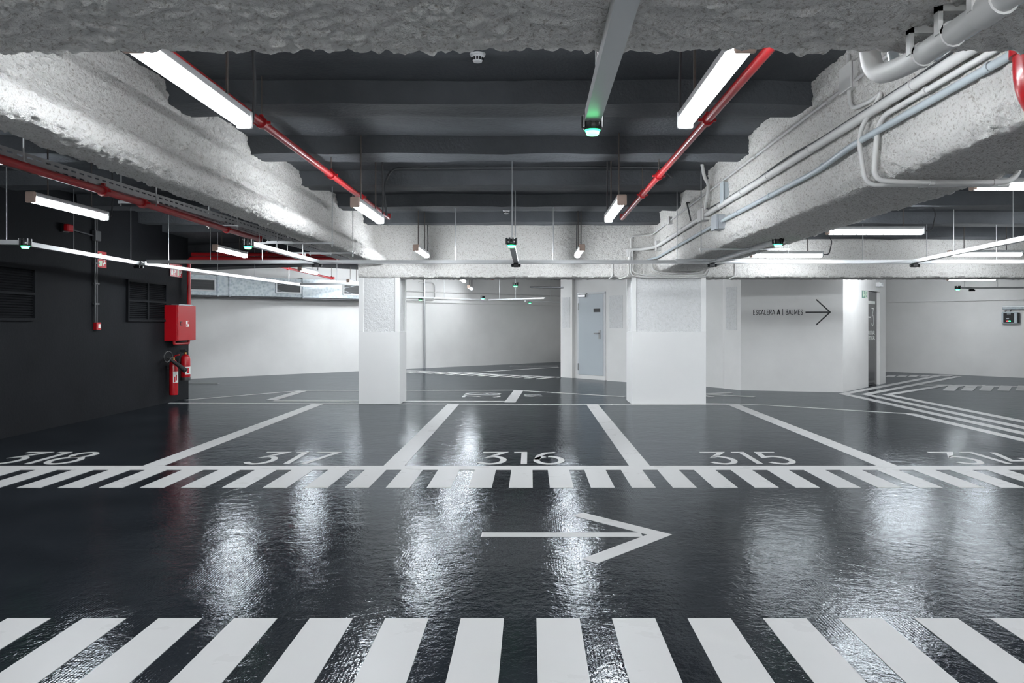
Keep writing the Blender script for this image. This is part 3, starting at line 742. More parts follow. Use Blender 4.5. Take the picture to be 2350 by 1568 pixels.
# rails and lamps in the rear
GFR = 'thin rails beyond the rear beam'
def zf(py, d): return HC+(CY-py)*d/FPX
def P3(px, py, d): return Vector(((px-CX)*d/FPX, d, zf(py, d)))
zr = 2.30
def Pz(px, py, z=2.1):
    d = FPX*(z-HC)/(CY-py); return Vector(((px-CX)*d/FPX, d, z))
zz = 2.13
rail(Pz(930, 683, zz), Pz(1116, 690, zz), 'far thin rail in the opening, left stretch', (0.45,), GFR, 0.06, 0.04)
rail(Pz(1122, 690, zz), Pz(1250, 686, zz), 'far thin rail in the opening, right stretch', (0.2, 0.5), GFR, 0.06, 0.04)
rail(Pz(1205, 692, zz), Pz(1300, 696, zz), 'farthest thin rail behind the pilaster', (0.6,), GFR, 0.06, 0.04)
rail(Pz(690, 655, zz), Pz(830, 653, zz), 'thin rail crossing before the silver duct', (0.6,), GFR, 0.06, 0.04)
rail((10.3, 19.2-1.9, 2.22), (12.1, 16.9, 2.22), 'thin rail below the rear beam at far right', (0.3, 0.8), GFR, 0.06, 0.04)
for px, py, lab in ((965, 687, 'small green lamp beside the tall wall pipe'), (1108, 684, 'small green lamp on the far rail above bay 319'),
                    (1216, 694, 'small green lamp on the farthest rail near the pilaster')):
    p = Pz(px, py+1, zz); indicator(p.x, p.y, p.z, lab)
p = P3(1183, 656, 16.5); o = indicator(p.x, p.y, p.z, 'small green lamp hanging just under the rear beam middle')
MB().cyl((p.x, p.y, p.z+0.06), (p.x, p.y, 3.03), 0.012, 6).build('hanger_rod', 'rod', o)
p = Pz(2198, 664, 2.20); indicator(p.x, p.y, p.z, 'small green lamp on the far rail at right')
rail((p.x+0.03, p.y+0.05, 2.22), (10.3, 19.2-1.9, 2.22), 'short thin rail carrying the far right green lamp', (0.5,), GFR, 0.06, 0.04)
sensor(10.3, 17.3, 2.22, 'tiny black sensor on the far right rail')

# ------------------------------------------------------------------ conduits on the right beam
def conduit(name, label, path, r, material, clips=(), group='conduits on the right beam', fil=0.08, seg=10):
    o = thing(name, path[0], label, 'conduit', group)
    MB().tube(fillet(path, fil), r, seg).build('conduit_run', material, o, smooth=True)
    for p, d in clips:
        p, d = Vector(p), Vector(d).normalized()
        MB().cyl(p-d*0.014, p+d*0.014, r+0.005, seg).build('clip', material, o, smooth=True)
    return o
FX = 2.125
def fy(px, x=FX): return FPX*x/(px-CX)
def face_x(z): return 2.13+0.05*(3.4-z)/1.0 if z > 2.4 else 2.18
Z1, Z2, Z3, Z4 = 2.72, 2.66, 2.57, 2.99
x1, x2, x3, x4 = face_x(Z1)-0.045, face_x(Z2)-0.03, face_x(Z3)-0.035, face_x(Z4)-0.02
conduit('conduit', 'thickest white conduit along the right beam with dark cable on top', [(x1, 2.56, Z1), (x1, 8.95, Z1)], 0.030, 'conduit',
        [((x1, y, Z1), (0, 1, 0)) for y in (2.95, 4.1, 5.6, 6.6, 7.4, 8.3)])
conduit('conduit', 'thick white conduit leaving the white box towards the rear beam', [(x1, 9.2, Z1), (x1, 12.5, Z1-0.02), (x1-0.2, 12.80, Z1-0.03), (1.72, 12.80, Z1-0.03), (1.72, 12.80, 2.5)], 0.028, 'conduit',
        [((x1, y, Z1), (0, 1, 0)) for y in (10.3, 11.4)])
conduit('conduit', 'white conduit just below the thickest one, bending down to the right strip light',
        [(x2, 2.56, Z2), (x2, 4.55, Z2), (face_x(2.5)-0.035, 4.62, 2.30), (2.3, 4.62, 2.285), (3.02, 4.62, 2.285), (3.08, 4.62, 2.45), (3.6, 4.9, 2.60)], 0.017, 'conduit',
        [((x2, 4.0, Z2), (0, 1, 0)), ((2.5, 4.62, 2.285), (1, 0, 0)), ((2.9, 4.62, 2.285), (1, 0, 0))], fil=0.13)
conduit('conduit', 'white conduit dropping from the junction box then under the right beam',
        [(face_x(3.1)-0.02, 4.95, 3.2), (face_x(2.9)-0.02, 4.95, 2.83), (face_x(2.8)-0.02, 4.64, 2.80), (face_x(2.7)-0.02, 4.50, 2.82), (face_x(2.6)-0.075, 4.74, 2.62),
         (face_x(2.5)-0.03, 4.74, 2.29), (2.3, 4.74, 2.29), (3.06, 4.74, 2.29)], 0.015, 'conduit', [((2.5, 4.74, 2.29), (1, 0, 0))], fil=0.10)
conduit('conduit', 'pale blue grey conduit lowest along the right beam', [(x3, 2.56, Z3+0.03), (x3, 4.3, Z3+0.02), (x3-0.03, 4.85, Z3), (x3, 5.5, Z3-0.03), (x3, 8.25, Z3-0.02)], 0.021, 'conduit_grey',
        [((x3, y, Z3+d_), (0, 1, 0)) for y, d_ in ((3.45, 0.027), (4.6, 0.01), (5.4, -0.02), (6.6, -0.025), (7.6, -0.022))], fil=0.2)
conduit('conduit', 'pale blue grey conduit from the grey box to the rear beam', [(x3, 8.5, Z3-0.02), (x3, 12.4, Z3-0.05), (x3-0.1, 12.80, Z3-0.06)], 0.019, 'conduit_grey', [((x3, 10.6, Z3-0.035), (0, 1, 0))])
conduit('conduit', 'thin white conduit highest along the right beam', [(x4, 2.56, Z4+0.02), (x4, 12.0, Z4-0.02), (x4-0.03, 12.78, Z4-0.05), (x4-0.35, 12.82, Z4-0.07), (1.74, 12.82, Z4-0.10), (1.74, 12.82, 2.72)], 0.012, 'conduit',
        [((x4, y, Z4), (0, 1, 0)) for y in (3.6, 5.3, 7.0, 9.3)])
conduit('conduit', 'white conduit dropping from the dark ceiling into the white box', [(1.98, 8.55, 3.26), (2.02, 8.60, 3.10), (face_x(3.0)-0.05, 8.72, 3.05), (face_x(2.9)-0.055, 8.78, 2.92), (face_x(2.7)-0.05, 8.98, 2.76)], 0.02, 'conduit', [((face_x(2.9)-0.055, 8.82, 2.87), (0, 0.3, -1))], fil=0.12)
conduit('ceiling_conduit', 'dark painted conduit crossing the ceiling between the red pipes', [(-1.62, 8.35, 2.62), (-1.66, 8.35, 2.95), (-1.60, 8.55, 3.20), (1.5, 8.5, 3.205), (1.62, 8.45, 3.07)], 0.013, 'conduit_dark', [((x, 8.53, 3.202), (1, 0, 0)) for x in (-1.2, -0.5, 0.2, 0.9)], None, 0.12)
o = thing('cable', (x1, 6, Z1+0.04), 'loose dark cable draped along the thickest white conduit', 'cable')
pts = [(x1+0.005, y, Z1+0.037+0.018*max(0, math.sin(y*2.3))) for y in [2.6+0.25*i for i in range(26)]]+[(x1, 9.0, Z1+0.10)]
MB().tube(pts, 0.0085, 6).build('cable_run', 'cable', o, smooth=True)
def wall_box(name, label, y0, y1, z0, z1, depth, material, cat='junction box'):
    zc = (z0+z1)/2; fx = face_x(zc)+0.012
    o = thing(name, (fx, (y0+y1)/2, z0), label, cat, 'boxes on the right beam')
    MB().box(fx-depth*0.75, fx, y0, y1, z0, z1).build('box_body', material, o, bevel=0.006)
    MB().box(fx-depth, fx-depth*0.75-0.001, y0-0.004, y1+0.004, z0-0.004, z1+0.004).build('box_lid', material, o, bevel=0.006)
    return o
wall_box('junction_box', 'pale junction box high on the right beam near the foreground beam', 4.86, 5.04, 2.96, 3.13, 0.06, 'conduit')
wall_box('junction_box', 'cream white junction box where the thick conduit ends', 8.93, 9.17, 2.66, 2.80, 0.11, 'conduit')
wall_box('junction_box', 'grey junction box on the pale blue conduit', 8.28, 8.50, 2.47, 2.63, 0.11, 'grey_plastic')
wall_box('wifi_box', 'upright pale grey antenna box on the right beam', 8.05, 8.17, 2.72, 2.95, 0.08, 'conduit_grey', 'box')
wall_box('junction_box', 'small white box on the thin high conduit near the rear beam', 11.2, 11.32, 2.92, 3.03, 0.07, 'conduit')
wall_box('junction_box', 'small white box at the far end of the right beam', 12.3, 12.42, 2.62, 2.78, 0.09, 'conduit')
o = thing('cable', (2.1, 9.8, 2.9), 'short black cable hanging from the high conduit', 'cable')
MB().tube([(2.09, 9.75, 3.0), (2.05, 9.7, 2.99), (2.06, 9.62, 2.86), (2.08, 9.60, 2.74)], 0.011, 6).build('cable_run', 'cable', o, smooth=True)
# box and conduits at the top of the wider column
o = thing('junction_box', (1.72, 12.83, 2.55), 'white junction box on the rear beam above the wider column', 'junction box', 'boxes on the right beam')
MB().box(1.665, 1.775, 12.78, 12.89, 2.56, 2.70).build('box_body', 'conduit', o, bevel=0.008)
mbs = [[(1.70, 12.82, 2.56), (1.70, 12.82, 2.245), (1.62, 12.83, 2.205), (1.55, 12.95, 2.19)], [(1.735, 12.82, 2.56), (1.735, 12.82, 2.25), (1.9, 12.82, 2.215), (3.05, 12.82, 2.215), (3.1, 12.82, 2.36)],
       [(1.76, 12.80, 2.56), (1.76, 12.80, 2.30), (1.95, 12.80, 2.245), (3.0, 12.80, 2.245), (3.06, 12.80, 2.34)], [(2.1, 12.80, 2.45), (2.12, 12.80, 2.33), (2.3, 12.80, 2.28), (2.9, 12.80, 2.28), (2.98, 12.80, 2.33)]]
for k, (pth, lab) in enumerate(zip(mbs, ('white conduit bending back under the rear beam', 'white conduit along the top of the wider column, lowest of three',
                                        'white conduit along the top of the wider column, middle of three', 'white conduit along the top of the wider column, uppermost of three'))):
    conduit('conduit', lab, pth, 0.012, 'conduit', (), 'conduits on the wider column', 0.07)
conduit('conduit', 'short white conduit hanging left of the wider column', [(1.42, 12.84, 2.5), (1.42, 12.84, 2.22), (1.36, 12.84, 2.19)], 0.011, 'conduit', (), 'conduits on the wider column', 0.05)
conduit('conduit', 'short white conduit on the rear beam right of the wider column', [(3.55, 12.84, 2.45), (3.55, 12.84, 2.22), (3.45, 12.84, 2.19)], 0.011, 'conduit', (), 'conduits on the wider column', 0.05)
conduit('conduit', 'white conduit bending under the rear beam at far right', [(9.05, 12.84, 2.6), (9.05, 12.84, 2.25), (8.95, 12.9, 2.2)], 0.012, 'conduit', (), 'conduits on the wider column', 0.05)

# ------------------------------------------------------------------ pipes under the foreground beam
o = thing('conduit_pipe', (1.21, 2.3, 2.23), 'thick white pipe clipped under the foreground beam with an upturned elbow', 'pipe', 'pipes under the foreground beam')
MB().tube(fillet([(1.215, 1.2, 2.235), (1.215, 2.40, 2.235), (1.19, 2.58, 2.26), (1.18, 2.60, 2.50)], 0.12, 8), 0.034, 14).build('pipe_run', 'conduit', o, smooth=True)
for y in (1.98, 2.14, 2.30):
    MB().cyl((1.215, y-0.012, 2.235), (1.215, y+0.012, 2.235), 0.039, 14).box(1.172, 1.186, y-0.012, y+0.012, 2.235, 2.34).box(1.172, 1.255, y-0.012, y+0.012, 2.30, 2.335).build('clip', 'conduit', o, smooth=True)
MB().cyl((1.215, 1.90, 2.235), (1.215, 2.0, 2.235), 0.041, 14).build('pipe_joint', 'conduit', o, smooth=True)
o = thing('conduit_pipe', (1.28, 2.3, 2.25), 'thinner grey pipe beside the thick white one under the foreground beam', 'pipe', 'pipes under the foreground beam')
MB().tube(fillet([(1.278, 1.2, 2.255), (1.278, 2.42, 2.255), (1.265, 2.57, 2.27), (1.26, 2.60, 2.5)], 0.1, 8), 0.019, 12).build('pipe_run', 'conduit_grey', o, smooth=True)
for y in (2.06, 2.34):
    MB().cyl((1.278, y-0.01, 2.255), (1.278, y+0.01, 2.255), 0.024, 12).box(1.27, 1.286, y-0.01, y+0.01, 2.27, 2.335).build('clip', 'grey_plastic', o)

# ------------------------------------------------------------------ smoke detectors
def detector(x, y, z, label):
    o = thing('smoke_detector', (x, y, z), label, 'smoke detector', 'smoke detectors on the ceiling')
    MB().lathe([(0.05, -0.012), (0.055, 0.0), (0.055, 0.02)], (x, y, z), 20).build('mount_base', 'white_plastic', o, smooth=True)
    MB().lathe([(0.018, -0.055), (0.030, -0.052), (0.046, -0.013)], (x, y, z), 20).build('sensor_head', 'white_plastic', o, smooth=True)
    mb = MB()
    for k in range(12):
        a = 2*math.pi*k/12; c, q = math.cos(a), math.sin(a)
        mb.obox((x+c*0.038, y+q*0.038, z-0.035), (-q, c, 0), (0, 0, 1), (c, q, 0), (-0.006, 0.006), (-0.009, 0.009), (-0.004, 0.004))
    mb.build('vent_slot', 'black_matt', o)
zc = ceil_z(4.35)
detector((1096-CX)*5.04/FPX, 5.04, ceil_z(5.04)-0.008, 'white smoke detector peeping below the foreground beam')
detector((1162-CX)*10.9/FPX, 10.9, ceil_z(10.9)-0.0, 'tiny white smoke detector on the far ceiling rib')

# ------------------------------------------------------------------ things on the dark wall
def wy(px): return -WX*FPX/(CX-px)
def louvre(y0, y1, z0, z1, nx, nz, label):
    o = thing('louvre_vent', (WX, (y0+y1)/2, z0), label, 'vent', 'louvre vents in the dark wall')
    f = 0.035; cw = (y1-y0)/nx; ch = (z1-z0)/nz; xf = WX+0.03
    mb = MB()
    for k in range(nx+1):
        yy = y0+cw*k; mb.box(WX-0.03, xf, yy-f/2, yy+f/2, z0-f/2, z1+f/2)
    for k in range(nz+1):
        zz_ = z0+ch*k; mb.box(WX-0.03, xf-0.001, y0, y1, zz_-f/2, zz_+f/2)
    mb.build('louvre_frame', 'wall_dark', o)
    for i in range(nx):
        for j in range(nz):
            mb = MB(); a, b = y0+cw*i+f/2, y0+cw*(i+1)-f/2; n = 9
            for q in range(n):
                z = z0+ch*j+f/2+(ch-f)*(q+0.5)/n
                mb.obox((WX, 0, z), (0, 1, 0), (0.8, 0, -0.6), (0.6, 0, 0.8), (a, b), (-0.018, 0.018), (-0.002, 0.002))
            mb.build('louvre_blade', 'wall_dark', o)
    return o
louvre(11.85, 13.08, 1.46, 2.10, 2, 2, 'dark louvre vent nearest the red hose cabinet')
louvre(7.6, 9.62, 1.46, 2.12, 2, 2, 'dark louvre vent at the left edge')
# fire alarm call point, siren, conduits
yc = wy(219)
o = thing('alarm_call_point', (WX, yc, 1.37), 'small red fire alarm call point under the vertical conduit', 'alarm')
MB().box(WX, WX+0.055, yc-0.055, yc+0.055, 1.315, 1.425).build('housing', 'red', o, bevel=0.006)
MB().box(WX+0.055, WX+0.058, yc-0.02, yc+0.03, 1.34, 1.40).build('break_glass', 'sign_white', o)
ys = wy(147)
o = thing('alarm_sounder', (WX, ys, 2.73), 'red alarm sounder high on the dark wall', 'alarm')
MB().box(WX, WX+0.03, ys-0.07, ys+0.07, 2.67, 2.79).build('back_plate', 'black', o)
MB().box(WX+0.03, WX+0.10, ys-0.065, ys+0.065, 2.68, 2.78).build('housing', 'red', o, bevel=0.015)
o = thing('wall_conduit', (WX, wy(217), 1.42), 'dark vertical conduit on the dark wall above the call point', 'conduit')
MB().cyl((WX+0.02, wy(215), 1.42), (WX+0.02, wy(215), 3.1), 0.013, 8).build('conduit_run', 'conduit_dark', o)
MB().cyl((WX+0.02, wy(219), 1.42), (WX+0.02, wy(219), 3.1), 0.013, 8).build('conduit_run', 'conduit_dark', o)
MB().tube(fillet([(WX+0.02, ys+0.07, 2.73), (WX+0.02, wy(214)-0.03, 2.70)], 0.02), 0.012, 8).build('branch_conduit', 'conduit_dark', o)
MB().box(WX, WX+0.06, wy(217)-0.07, wy(217)+0.07, 2.63, 2.78).build('branch_box', 'conduit_dark', o, bevel=0.008)
for z in (2.3, 2.0, 1.7):
    MB().box(WX, WX+0.04, wy(217)-0.05, wy(217)+0.06, z-0.012, z+0.012).build('clip', 'conduit_dark', o)
# signs
def wall_sign(y0, y1, z0, z1, label, kind):
    o = thing('safety_sign', (WX, (y0+y1)/2, z0), label, 'sign', 'red safety signs on the dark wall')
    MB().box(WX, WX+0.006, y0, y1, z0, z1).build('plate', 'sign_red', o)
    w_, h_ = y1-y0, z1-z0; U, V = (0, 1, 0), (0, 0, 1); O = (WX+0.006, y0, z0)
    if kind == 'button':
        mb = MB(); mb.poly([(w_*0.12, h_*0.1), (w_*0.44, h_*0.1), (w_*0.5, h_*0.42), (w_*0.08, h_*0.42)], O, U, V, 0.002)
        mb.poly([(w_*0.12, h_*0.5), (w_*0.42, h_*0.5), (w_*0.42, h_*0.6), (w_*0.12, h_*0.6)], O, U, V, 0.002)
        mb.ribbon([(w_*0.2, h_*0.66), (w_*0.2, h_*0.86), (w_*0.36, h_*0.86), (w_*0.36, h_*0.66)], 0.022, O, U, V, 0.002, True)
        mb.build('pictogram', 'sign_glow', o)
        mb = MB(); mb.ribbon([(w_*0.7, h_*0.12), (w_*0.62, h_*0.25), (w_*0.82, h_*0.3), (w_*0.7, h_*0.45), (w_*0.85, h_*0.55), (w_*0.78, h_*0.66)], 0.02, O, U, V, 0.002)
        mb.build('flame_symbol', 'sign_white', o)
    else:
        mb = MB(); mb.poly([(w_*0.15, h_*0.12), (w_*0.42, h_*0.12), (w_*0.42, h_*0.72), (w_*0.3, h_*0.9), (w_*0.15, h_*0.72)], O, U, V, 0.002)
        mb.build('pictogram', 'sign_white' if kind == 'hose' else 'sign_glow', o)
        mb = MB(); mb.ribbon([(w_*0.66, h_*0.12), (w_*0.6, h_*0.3), (w_*0.85, h_*0.4), (w_*0.68, h_*0.6), (w_*0.84, h_*0.8)], 0.025, O, U, V, 0.002)
        mb.build('flame_symbol', 'sign_white', o)
wall_sign(wy(224), wy(243.5), 2.25, 2.49, 'red alarm push-button sign beside the vertical conduit', 'button')
wall_sign(wy(390), wy(404), 2.26, 2.49, 'red fire hose sign above the cabinet, left of two', 'hose')
wall_sign(wy(404.6), wy(417.5), 2.26, 2.49, 'red extinguisher sign above the cabinet, right of two', 'ext')
# fire hose cabinet
cy0, cy1, cz0, cz1, cxf = 13.05, 13.72, 1.10, 1.735, -6.222
o = thing('fire_hose_cabinet', (WX, 13.4, cz0), 'glossy red fire hose cabinet on the end of the dark wall', 'fire hose cabinet')
MB().box(WX, cxf, cy0, cy1, cz0, cz1).build('cabinet_body', 'red', o, bevel=0.006)
d = MB().box(cxf+0.001, cxf+0.022, cy0+0.004, cy1+0.012, cz0+0.004, cz1-0.004).build('door', 'red', o, bevel=0.006)
MB().box(cxf+0.022, cxf+0.028, cy0+0.06, cy0+0.14, 1.375, 1.445).build('latch_plate', 'black', d)
MB().box(cxf+0.028, cxf+0.033, cy0+0.075, cy0+0.125, 1.39, 1.43).build('latch', 'red', d)
MB().box(cxf+0.022, cxf+0.024, cy0+0.29, cy0+0.40, 1.35, 1.46).build('sticker', 'sign_white', d)
MB().box(cxf+0.024, cxf+0.0255, cy0+0.30, cy0+0.345, 1.36, 1.40).box(cxf+0.024, cxf+0.0255, cy0+0.35, cy0+0.392, 1.40, 1.452).build('sticker_symbol', 'sign_red', d)
MB().box(cxf-0.12, cxf+0.01, cy0+0.04, cy1-0.10, cz1, cz1+0.018).build('top_plate', 'galv', o)
MB().tube(fillet([(-6.30, 13.1, 1.10), (-6.30, 13.1, 1.045), (-6.30, 13.66, 1.045), (-6.30, 13.66, 1.10)], 0.05), 0.024, 10).build('inlet_pipe', 'red_pipe', o, smooth=True)
# extinguishers
ex, ey = -6.345, 13.18
o = thing('fire_extinguisher', (ex, ey, 0.14), 'tall red carbon dioxide extinguisher with black horn hung on the dark wall', 'fire extinguisher', 'fire extinguishers below the hose cabinet')
MB().lathe([(0.03, 0.0), (0.070, 0.006), (0.074, 0.03), (0.074, 0.53), (0.066, 0.575), (0.040, 0.61), (0.025, 0.63)], (ex, ey, 0.135), 20).build('cylinder', 'red', o, smooth=True)
MB().cyl((ex, ey, 0.765), (ex, ey, 0.81), 0.02, 10).build('valve', 'brass', o)
MB().tube(fillet([(ex, ey, 0.80), (ex+0.03, ey-0.01, 0.84), (ex+0.11, ey-0.02, 0.855)], 0.03), [0.014]*2+[0.012]*6, 8).build('handle', 'red', o, smooth=True)
MB().tube([(ex, ey-0.02, 0.79), (ex+0.01, ey-0.12, 0.80)]+[Vector((ex+0.02+0.002*k, ey-0.30+0.13*math.cos(a), 0.83+0.095*math.sin(a))) for k, a in enumerate([-0.4-2*math.pi*k/18*0.95 for k in range(19)])], 0.012, 8).build('hose', 'black_matt', o, smooth=True)
P = [Vector((ex-0.05, ey-0.14, 0.815)), Vector((ex+0.04, ey-0.12, 0.745)), Vector((ex+0.12, ey-0.12, 0.69)), Vector((ex+0.255, ey-0.12, 0.585)), Vector((ex+0.27, ey-0.12, 0.572))]
MB().tube(P, [0.022, 0.028, 0.035, 0.047, 0.047], 14).build('horn', 'black_matt', o, smooth=True)
def shell(cx, cy, r, a0, a1, z0, z1, n=6):
    vs = []; fs = []
    for i in range(n+1):
        a = math.radians(a0+(a1-a0)*i/n)
        for rr in (r, r+0.0015):
            for z in (z0, z1): vs.append((cx+rr*math.cos(a), cy+rr*math.sin(a), z))
    for i in range(n):
        b = i*4; c = b+4
        fs += [(b+2, c+2, c+3, b+3), (b, b+1, c+1, c), (b, c, c+2, b+2), (b+1, b+3, c+3, c+1)]
    fs += [(0, 2, 3, 1), (n*4, n*4+1, n*4+3, n*4+2)]
    return MB().add(vs, fs)
shell(ex, ey, 0.0745, -72, 10, 0.36, 0.56).build('label_sticker', 'sign_white', o)
mb = MB().add(*(lambda s: (s.v, s.f))(shell(ex, ey, 0.0762, -62, -44, 0.37, 0.47))); mb.add(*(lambda s: (s.v, s.f))(shell(ex, ey, 0.0762, -40, -22, 0.40, 0.50)))
mb.build('label_print', 'sign_red', o)
MB().box(WX, ex-0.06, ey-0.02, ey+0.02, 0.60, 0.66).build('wall_bracket', 'black_matt', o)
ex, ey = -6.33, 13.60
o = thing('fire_extinguisher', (ex, ey, 0.37), 'shorter red powder extinguisher behind the horn at the wall end', 'fire extinguisher', 'fire extinguishers below the hose cabinet')
MB().lathe([(0.06, 0.0), (0.087, 0.004), (0.087, 0.055), (0.083, 0.06)], (ex, ey, 0.365), 20).build('foot_ring', 'black_matt', o, smooth=True)
MB().lathe([(0.08, 0.0), (0.083, 0.01), (0.083, 0.33), (0.07, 0.385), (0.03, 0.41), (0.02, 0.425)], (ex, ey, 0.425), 20).build('cylinder', 'red', o, smooth=True)
MB().cyl((ex, ey, 0.85), (ex, ey, 0.885), 0.02, 10).build('valve', 'brass', o)
MB().box(ex-0.09, ex+0.05, ey-0.012, ey+0.012, 0.885, 0.90).box(ex-0.10, ex+0.01, ey-0.012, ey+0.012, 0.915, 0.93).build('handle', 'black_matt', o, bevel=0.003)
MB().tube(fillet([(ex-0.02, ey-0.02, 0.87), (ex-0.09, ey-0.07, 0.80), (ex-0.10, ey-0.05, 0.60), (ex-0.09, ey-0.05, 0.44)], 0.06), 0.011, 8).build('hose', 'black_matt', o, smooth=True)
shell(ex, ey, 0.0835, -70, 15, 0.48, 0.62).build('label_sticker', 'sign_white', o)
shell(ex, ey, 0.0852, -50, -25, 0.50, 0.60).build('label_print', 'sign_red', o)
MB().box(WX, ex-0.07, ey-0.02, ey+0.02, 0.66, 0.71).build('wall_bracket', 'black_matt', o)

# ------------------------------------------------------------------ silver duct on the back wall
def on_back(px, off): 
    b = BW+BN*off; return hit(px, b.x, b.y, BD.x, BD.y)
s0, s1 = on_back(405, 0.5), on_back(860, 0.5)
o = thing('air_duct', (*(BW+BN*0.25+BD*(s0+s1)/2), 2.13), 'silver galvanised air duct along the top of the back wall', 'air duct')
B3, N3, D3, U3 = (BW.x, BW.y, 0), (BN.x, BN.y, 0), (BD.x, BD.y, 0), (0, 0, 1)
MB().obox(B3, D3, U3, N3, (s0, s1), (2.13, 2.64), (0.05, 0.5)).build('duct_body', 'galv', o)
for px in (500, 527, 695):
    s = on_back(px, 0.5); MB().obox(B3, D3, U3, N3, (s-0.02, s+0.02), (2.105, 2.665), (0.03, 0.53)).build('flange', 'galv', o)
mb = MB()
for pa, pb in ((528, 694), (696, 850)):
    a, b = on_back(pa, 0.5), on_back(pb, 0.5)
    for q, r_ in ((0, 1), (1, 0)):
        mb.ribbon([(a, 2.15 if q == 0 else 2.62), (b, 2.62 if q == 0 else 2.15)], 0.012, (BW.x+BN.x*0.5, BW.y+BN.y*0.5, 0), D3, U3, 0.006)
mb.build('crease', 'galv', o)
for pa, pb in ((436, 493), (634, 690), (788, 830)):
    a, b = on_back(pa, 0.5), on_back(pb, 0.5)
    g = MB()
    g.ribbon([(a, 2.25), (b, 2.25), (b, 2.53), (a, 2.53)], 0.035, (BW.x+BN.x*0.5, BW.y+BN.y*0.5, 0), D3, U3, 0.02, True)
    gr = g.build('grille_frame', 'white_plastic', o)
    g = MB().obox(B3, D3, U3, N3, (a+0.02, b-0.02), (2.265, 2.515), (0.5, 0.503))
    g.build('grille_back', 'black_matt', gr)
    g = MB()
    for k in range(9):
        z = 2.275+0.028*k; g.obox(B3, D3, U3, N3, (a+0.02, b-0.02), (z, z+0.006), (0.503, 0.514))
    g.build('grille_slat', 'conduit_dark', gr)
MB().obox(B3, D3, U3, N3, (s0, s1), (2.085, 2.125), (0.05, 0.47)).build('support_channel', 'cable', o)
# conduits on the far back wall
def back_run(pa, pb, z, r, label, off=0.085):
    a, b = on_back(pa, off), on_back(pb, off)
    p = lambda s: (BW.x+BN.x*off+BD.x*s, BW.y+BN.y*off+BD.y*s, z)
    return conduit('conduit', label, [p(a), p(b)], r, 'conduit', (), 'conduits on the far back wall')
back_run(915, 1290, 2.42, 0.02, 'upper white conduit along the far back wall')
back_run(915, 1290, 2.21, 0.018, 'lower white conduit along the far back wall')
s = on_back(974, 0.1)
o = thing('wall_pipe', (*(BW+BN*0.1+BD*s), 0), 'tall thin grey vertical pipe on the far back wall', 'pipe')
MB().cyl((*(BW+BN*0.1+BD*s), 0), (*(BW+BN*0.1+BD*s), 3.02), 0.03, 10).build('pipe_run', 'rod', o, smooth=True)
s = on_back(998, 0.09); p = BW+BN*0.09
conduit('conduit', 'white conduit dropping beside the tall grey pipe', [(*(p+BD*(s-0.6)), 2.72), (*(p+BD*s), 2.72), (*(p+BD*s), 2.16), (*(p+BD*(s-1.2)), 2.13)], 0.022, 'conduit', (), 'conduits on the far back wall', 0.15)
# small grey pipes above the steel door
p = P3(1250, 662, 17.8)
conduit('bracket_pipe', 'short grey and red pipes on a hanger left of the steel door', [(p.x-0.35, p.y, p.z+0.03), (p.x+0.45, p.y, p.z+0.02)], 0.02, 'rod', (), None)

# ------------------------------------------------------------------ steel door
o = thing('steel_door', (*S(1.07, 0.09), 0), 'pale grey steel door in a white niche left of the wider column', 'door')
nf = -nb; D0 = (*S(0, 0.09), 0); T3, F3 = (t1.x, t1.y, 0), (nf.x, nf.y, 0)
da, db = hit(1330, *S(0, 0.09), t1.x, t1.y), hit(1387, *S(0, 0.09), t1.x, t1.y)
mb = MB().obox(D0, T3, U3, F3, (da-0.05, da), (0.10, 2.20), (0, 0.035)).obox(D0, T3, U3, F3, (db, db+0.05), (0.10, 2.20), (0, 0.035)).obox(D0, T3, U3, F3, (da-0.05, db+0.05), (2.16, 2.21), (0, 0.035))
mb.build('door_frame', 'white_plastic', o)
lf = MB().obox(D0, T3, U3, F3, (da+0.004, db-0.004), (0.105, 2.155), (0, 0.045)).build('door_leaf', 'door_grey', o, bevel=0.003)
MB().obox(D0, T3, U3, F3, (db-0.15, db-0.09), (1.03, 1.25), (0.045, 0.055)).build('handle_plate', 'steel', lf, bevel=0.004)
MB().tube([Vector(D0)+Vector(T3)*(db-0.12)+Vector(U3)*1.17+Vector(F3)*0.05, Vector(D0)+Vector(T3)*(db-0.12)+Vector(U3)*1.17+Vector(F3)*0.11, Vector(D0)+Vector(T3)*(db-0.25)+Vector(U3)*1.17+Vector(F3)*0.115], 0.012, 8).build('lever_handle', 'steel', lf, smooth=True)
MB().obox(D0, T3, U3, F3, (da+0.03, da+0.28), (2.09, 2.15), (0.045, 0.095)).obox(D0, T3, U3, F3, (da-0.02, da+0.32), (2.17, 2.185), (0.05, 0.08)).build('door_closer', 'steel', lf, bevel=0.004)
MB().obox(D0, T3, U3, F3, (db-0.32, db-0.10), (1.70, 1.79), (0.045, 0.050)).build('door_plate', 'letter', lf)
for z in (0.30, 1.85):
    MB().obox(D0, T3, U3, F3, (da-0.012, da+0.012), (z-0.09, z+0.09), (0.035, 0.06)).build('hinge', 'steel', lf)
struct(MB().obox(D0, T3, U3, F3, (da-0.06, db+0.06), (0, 0.10), (0, 0.05)).build('trim_2', 'wall_white'))

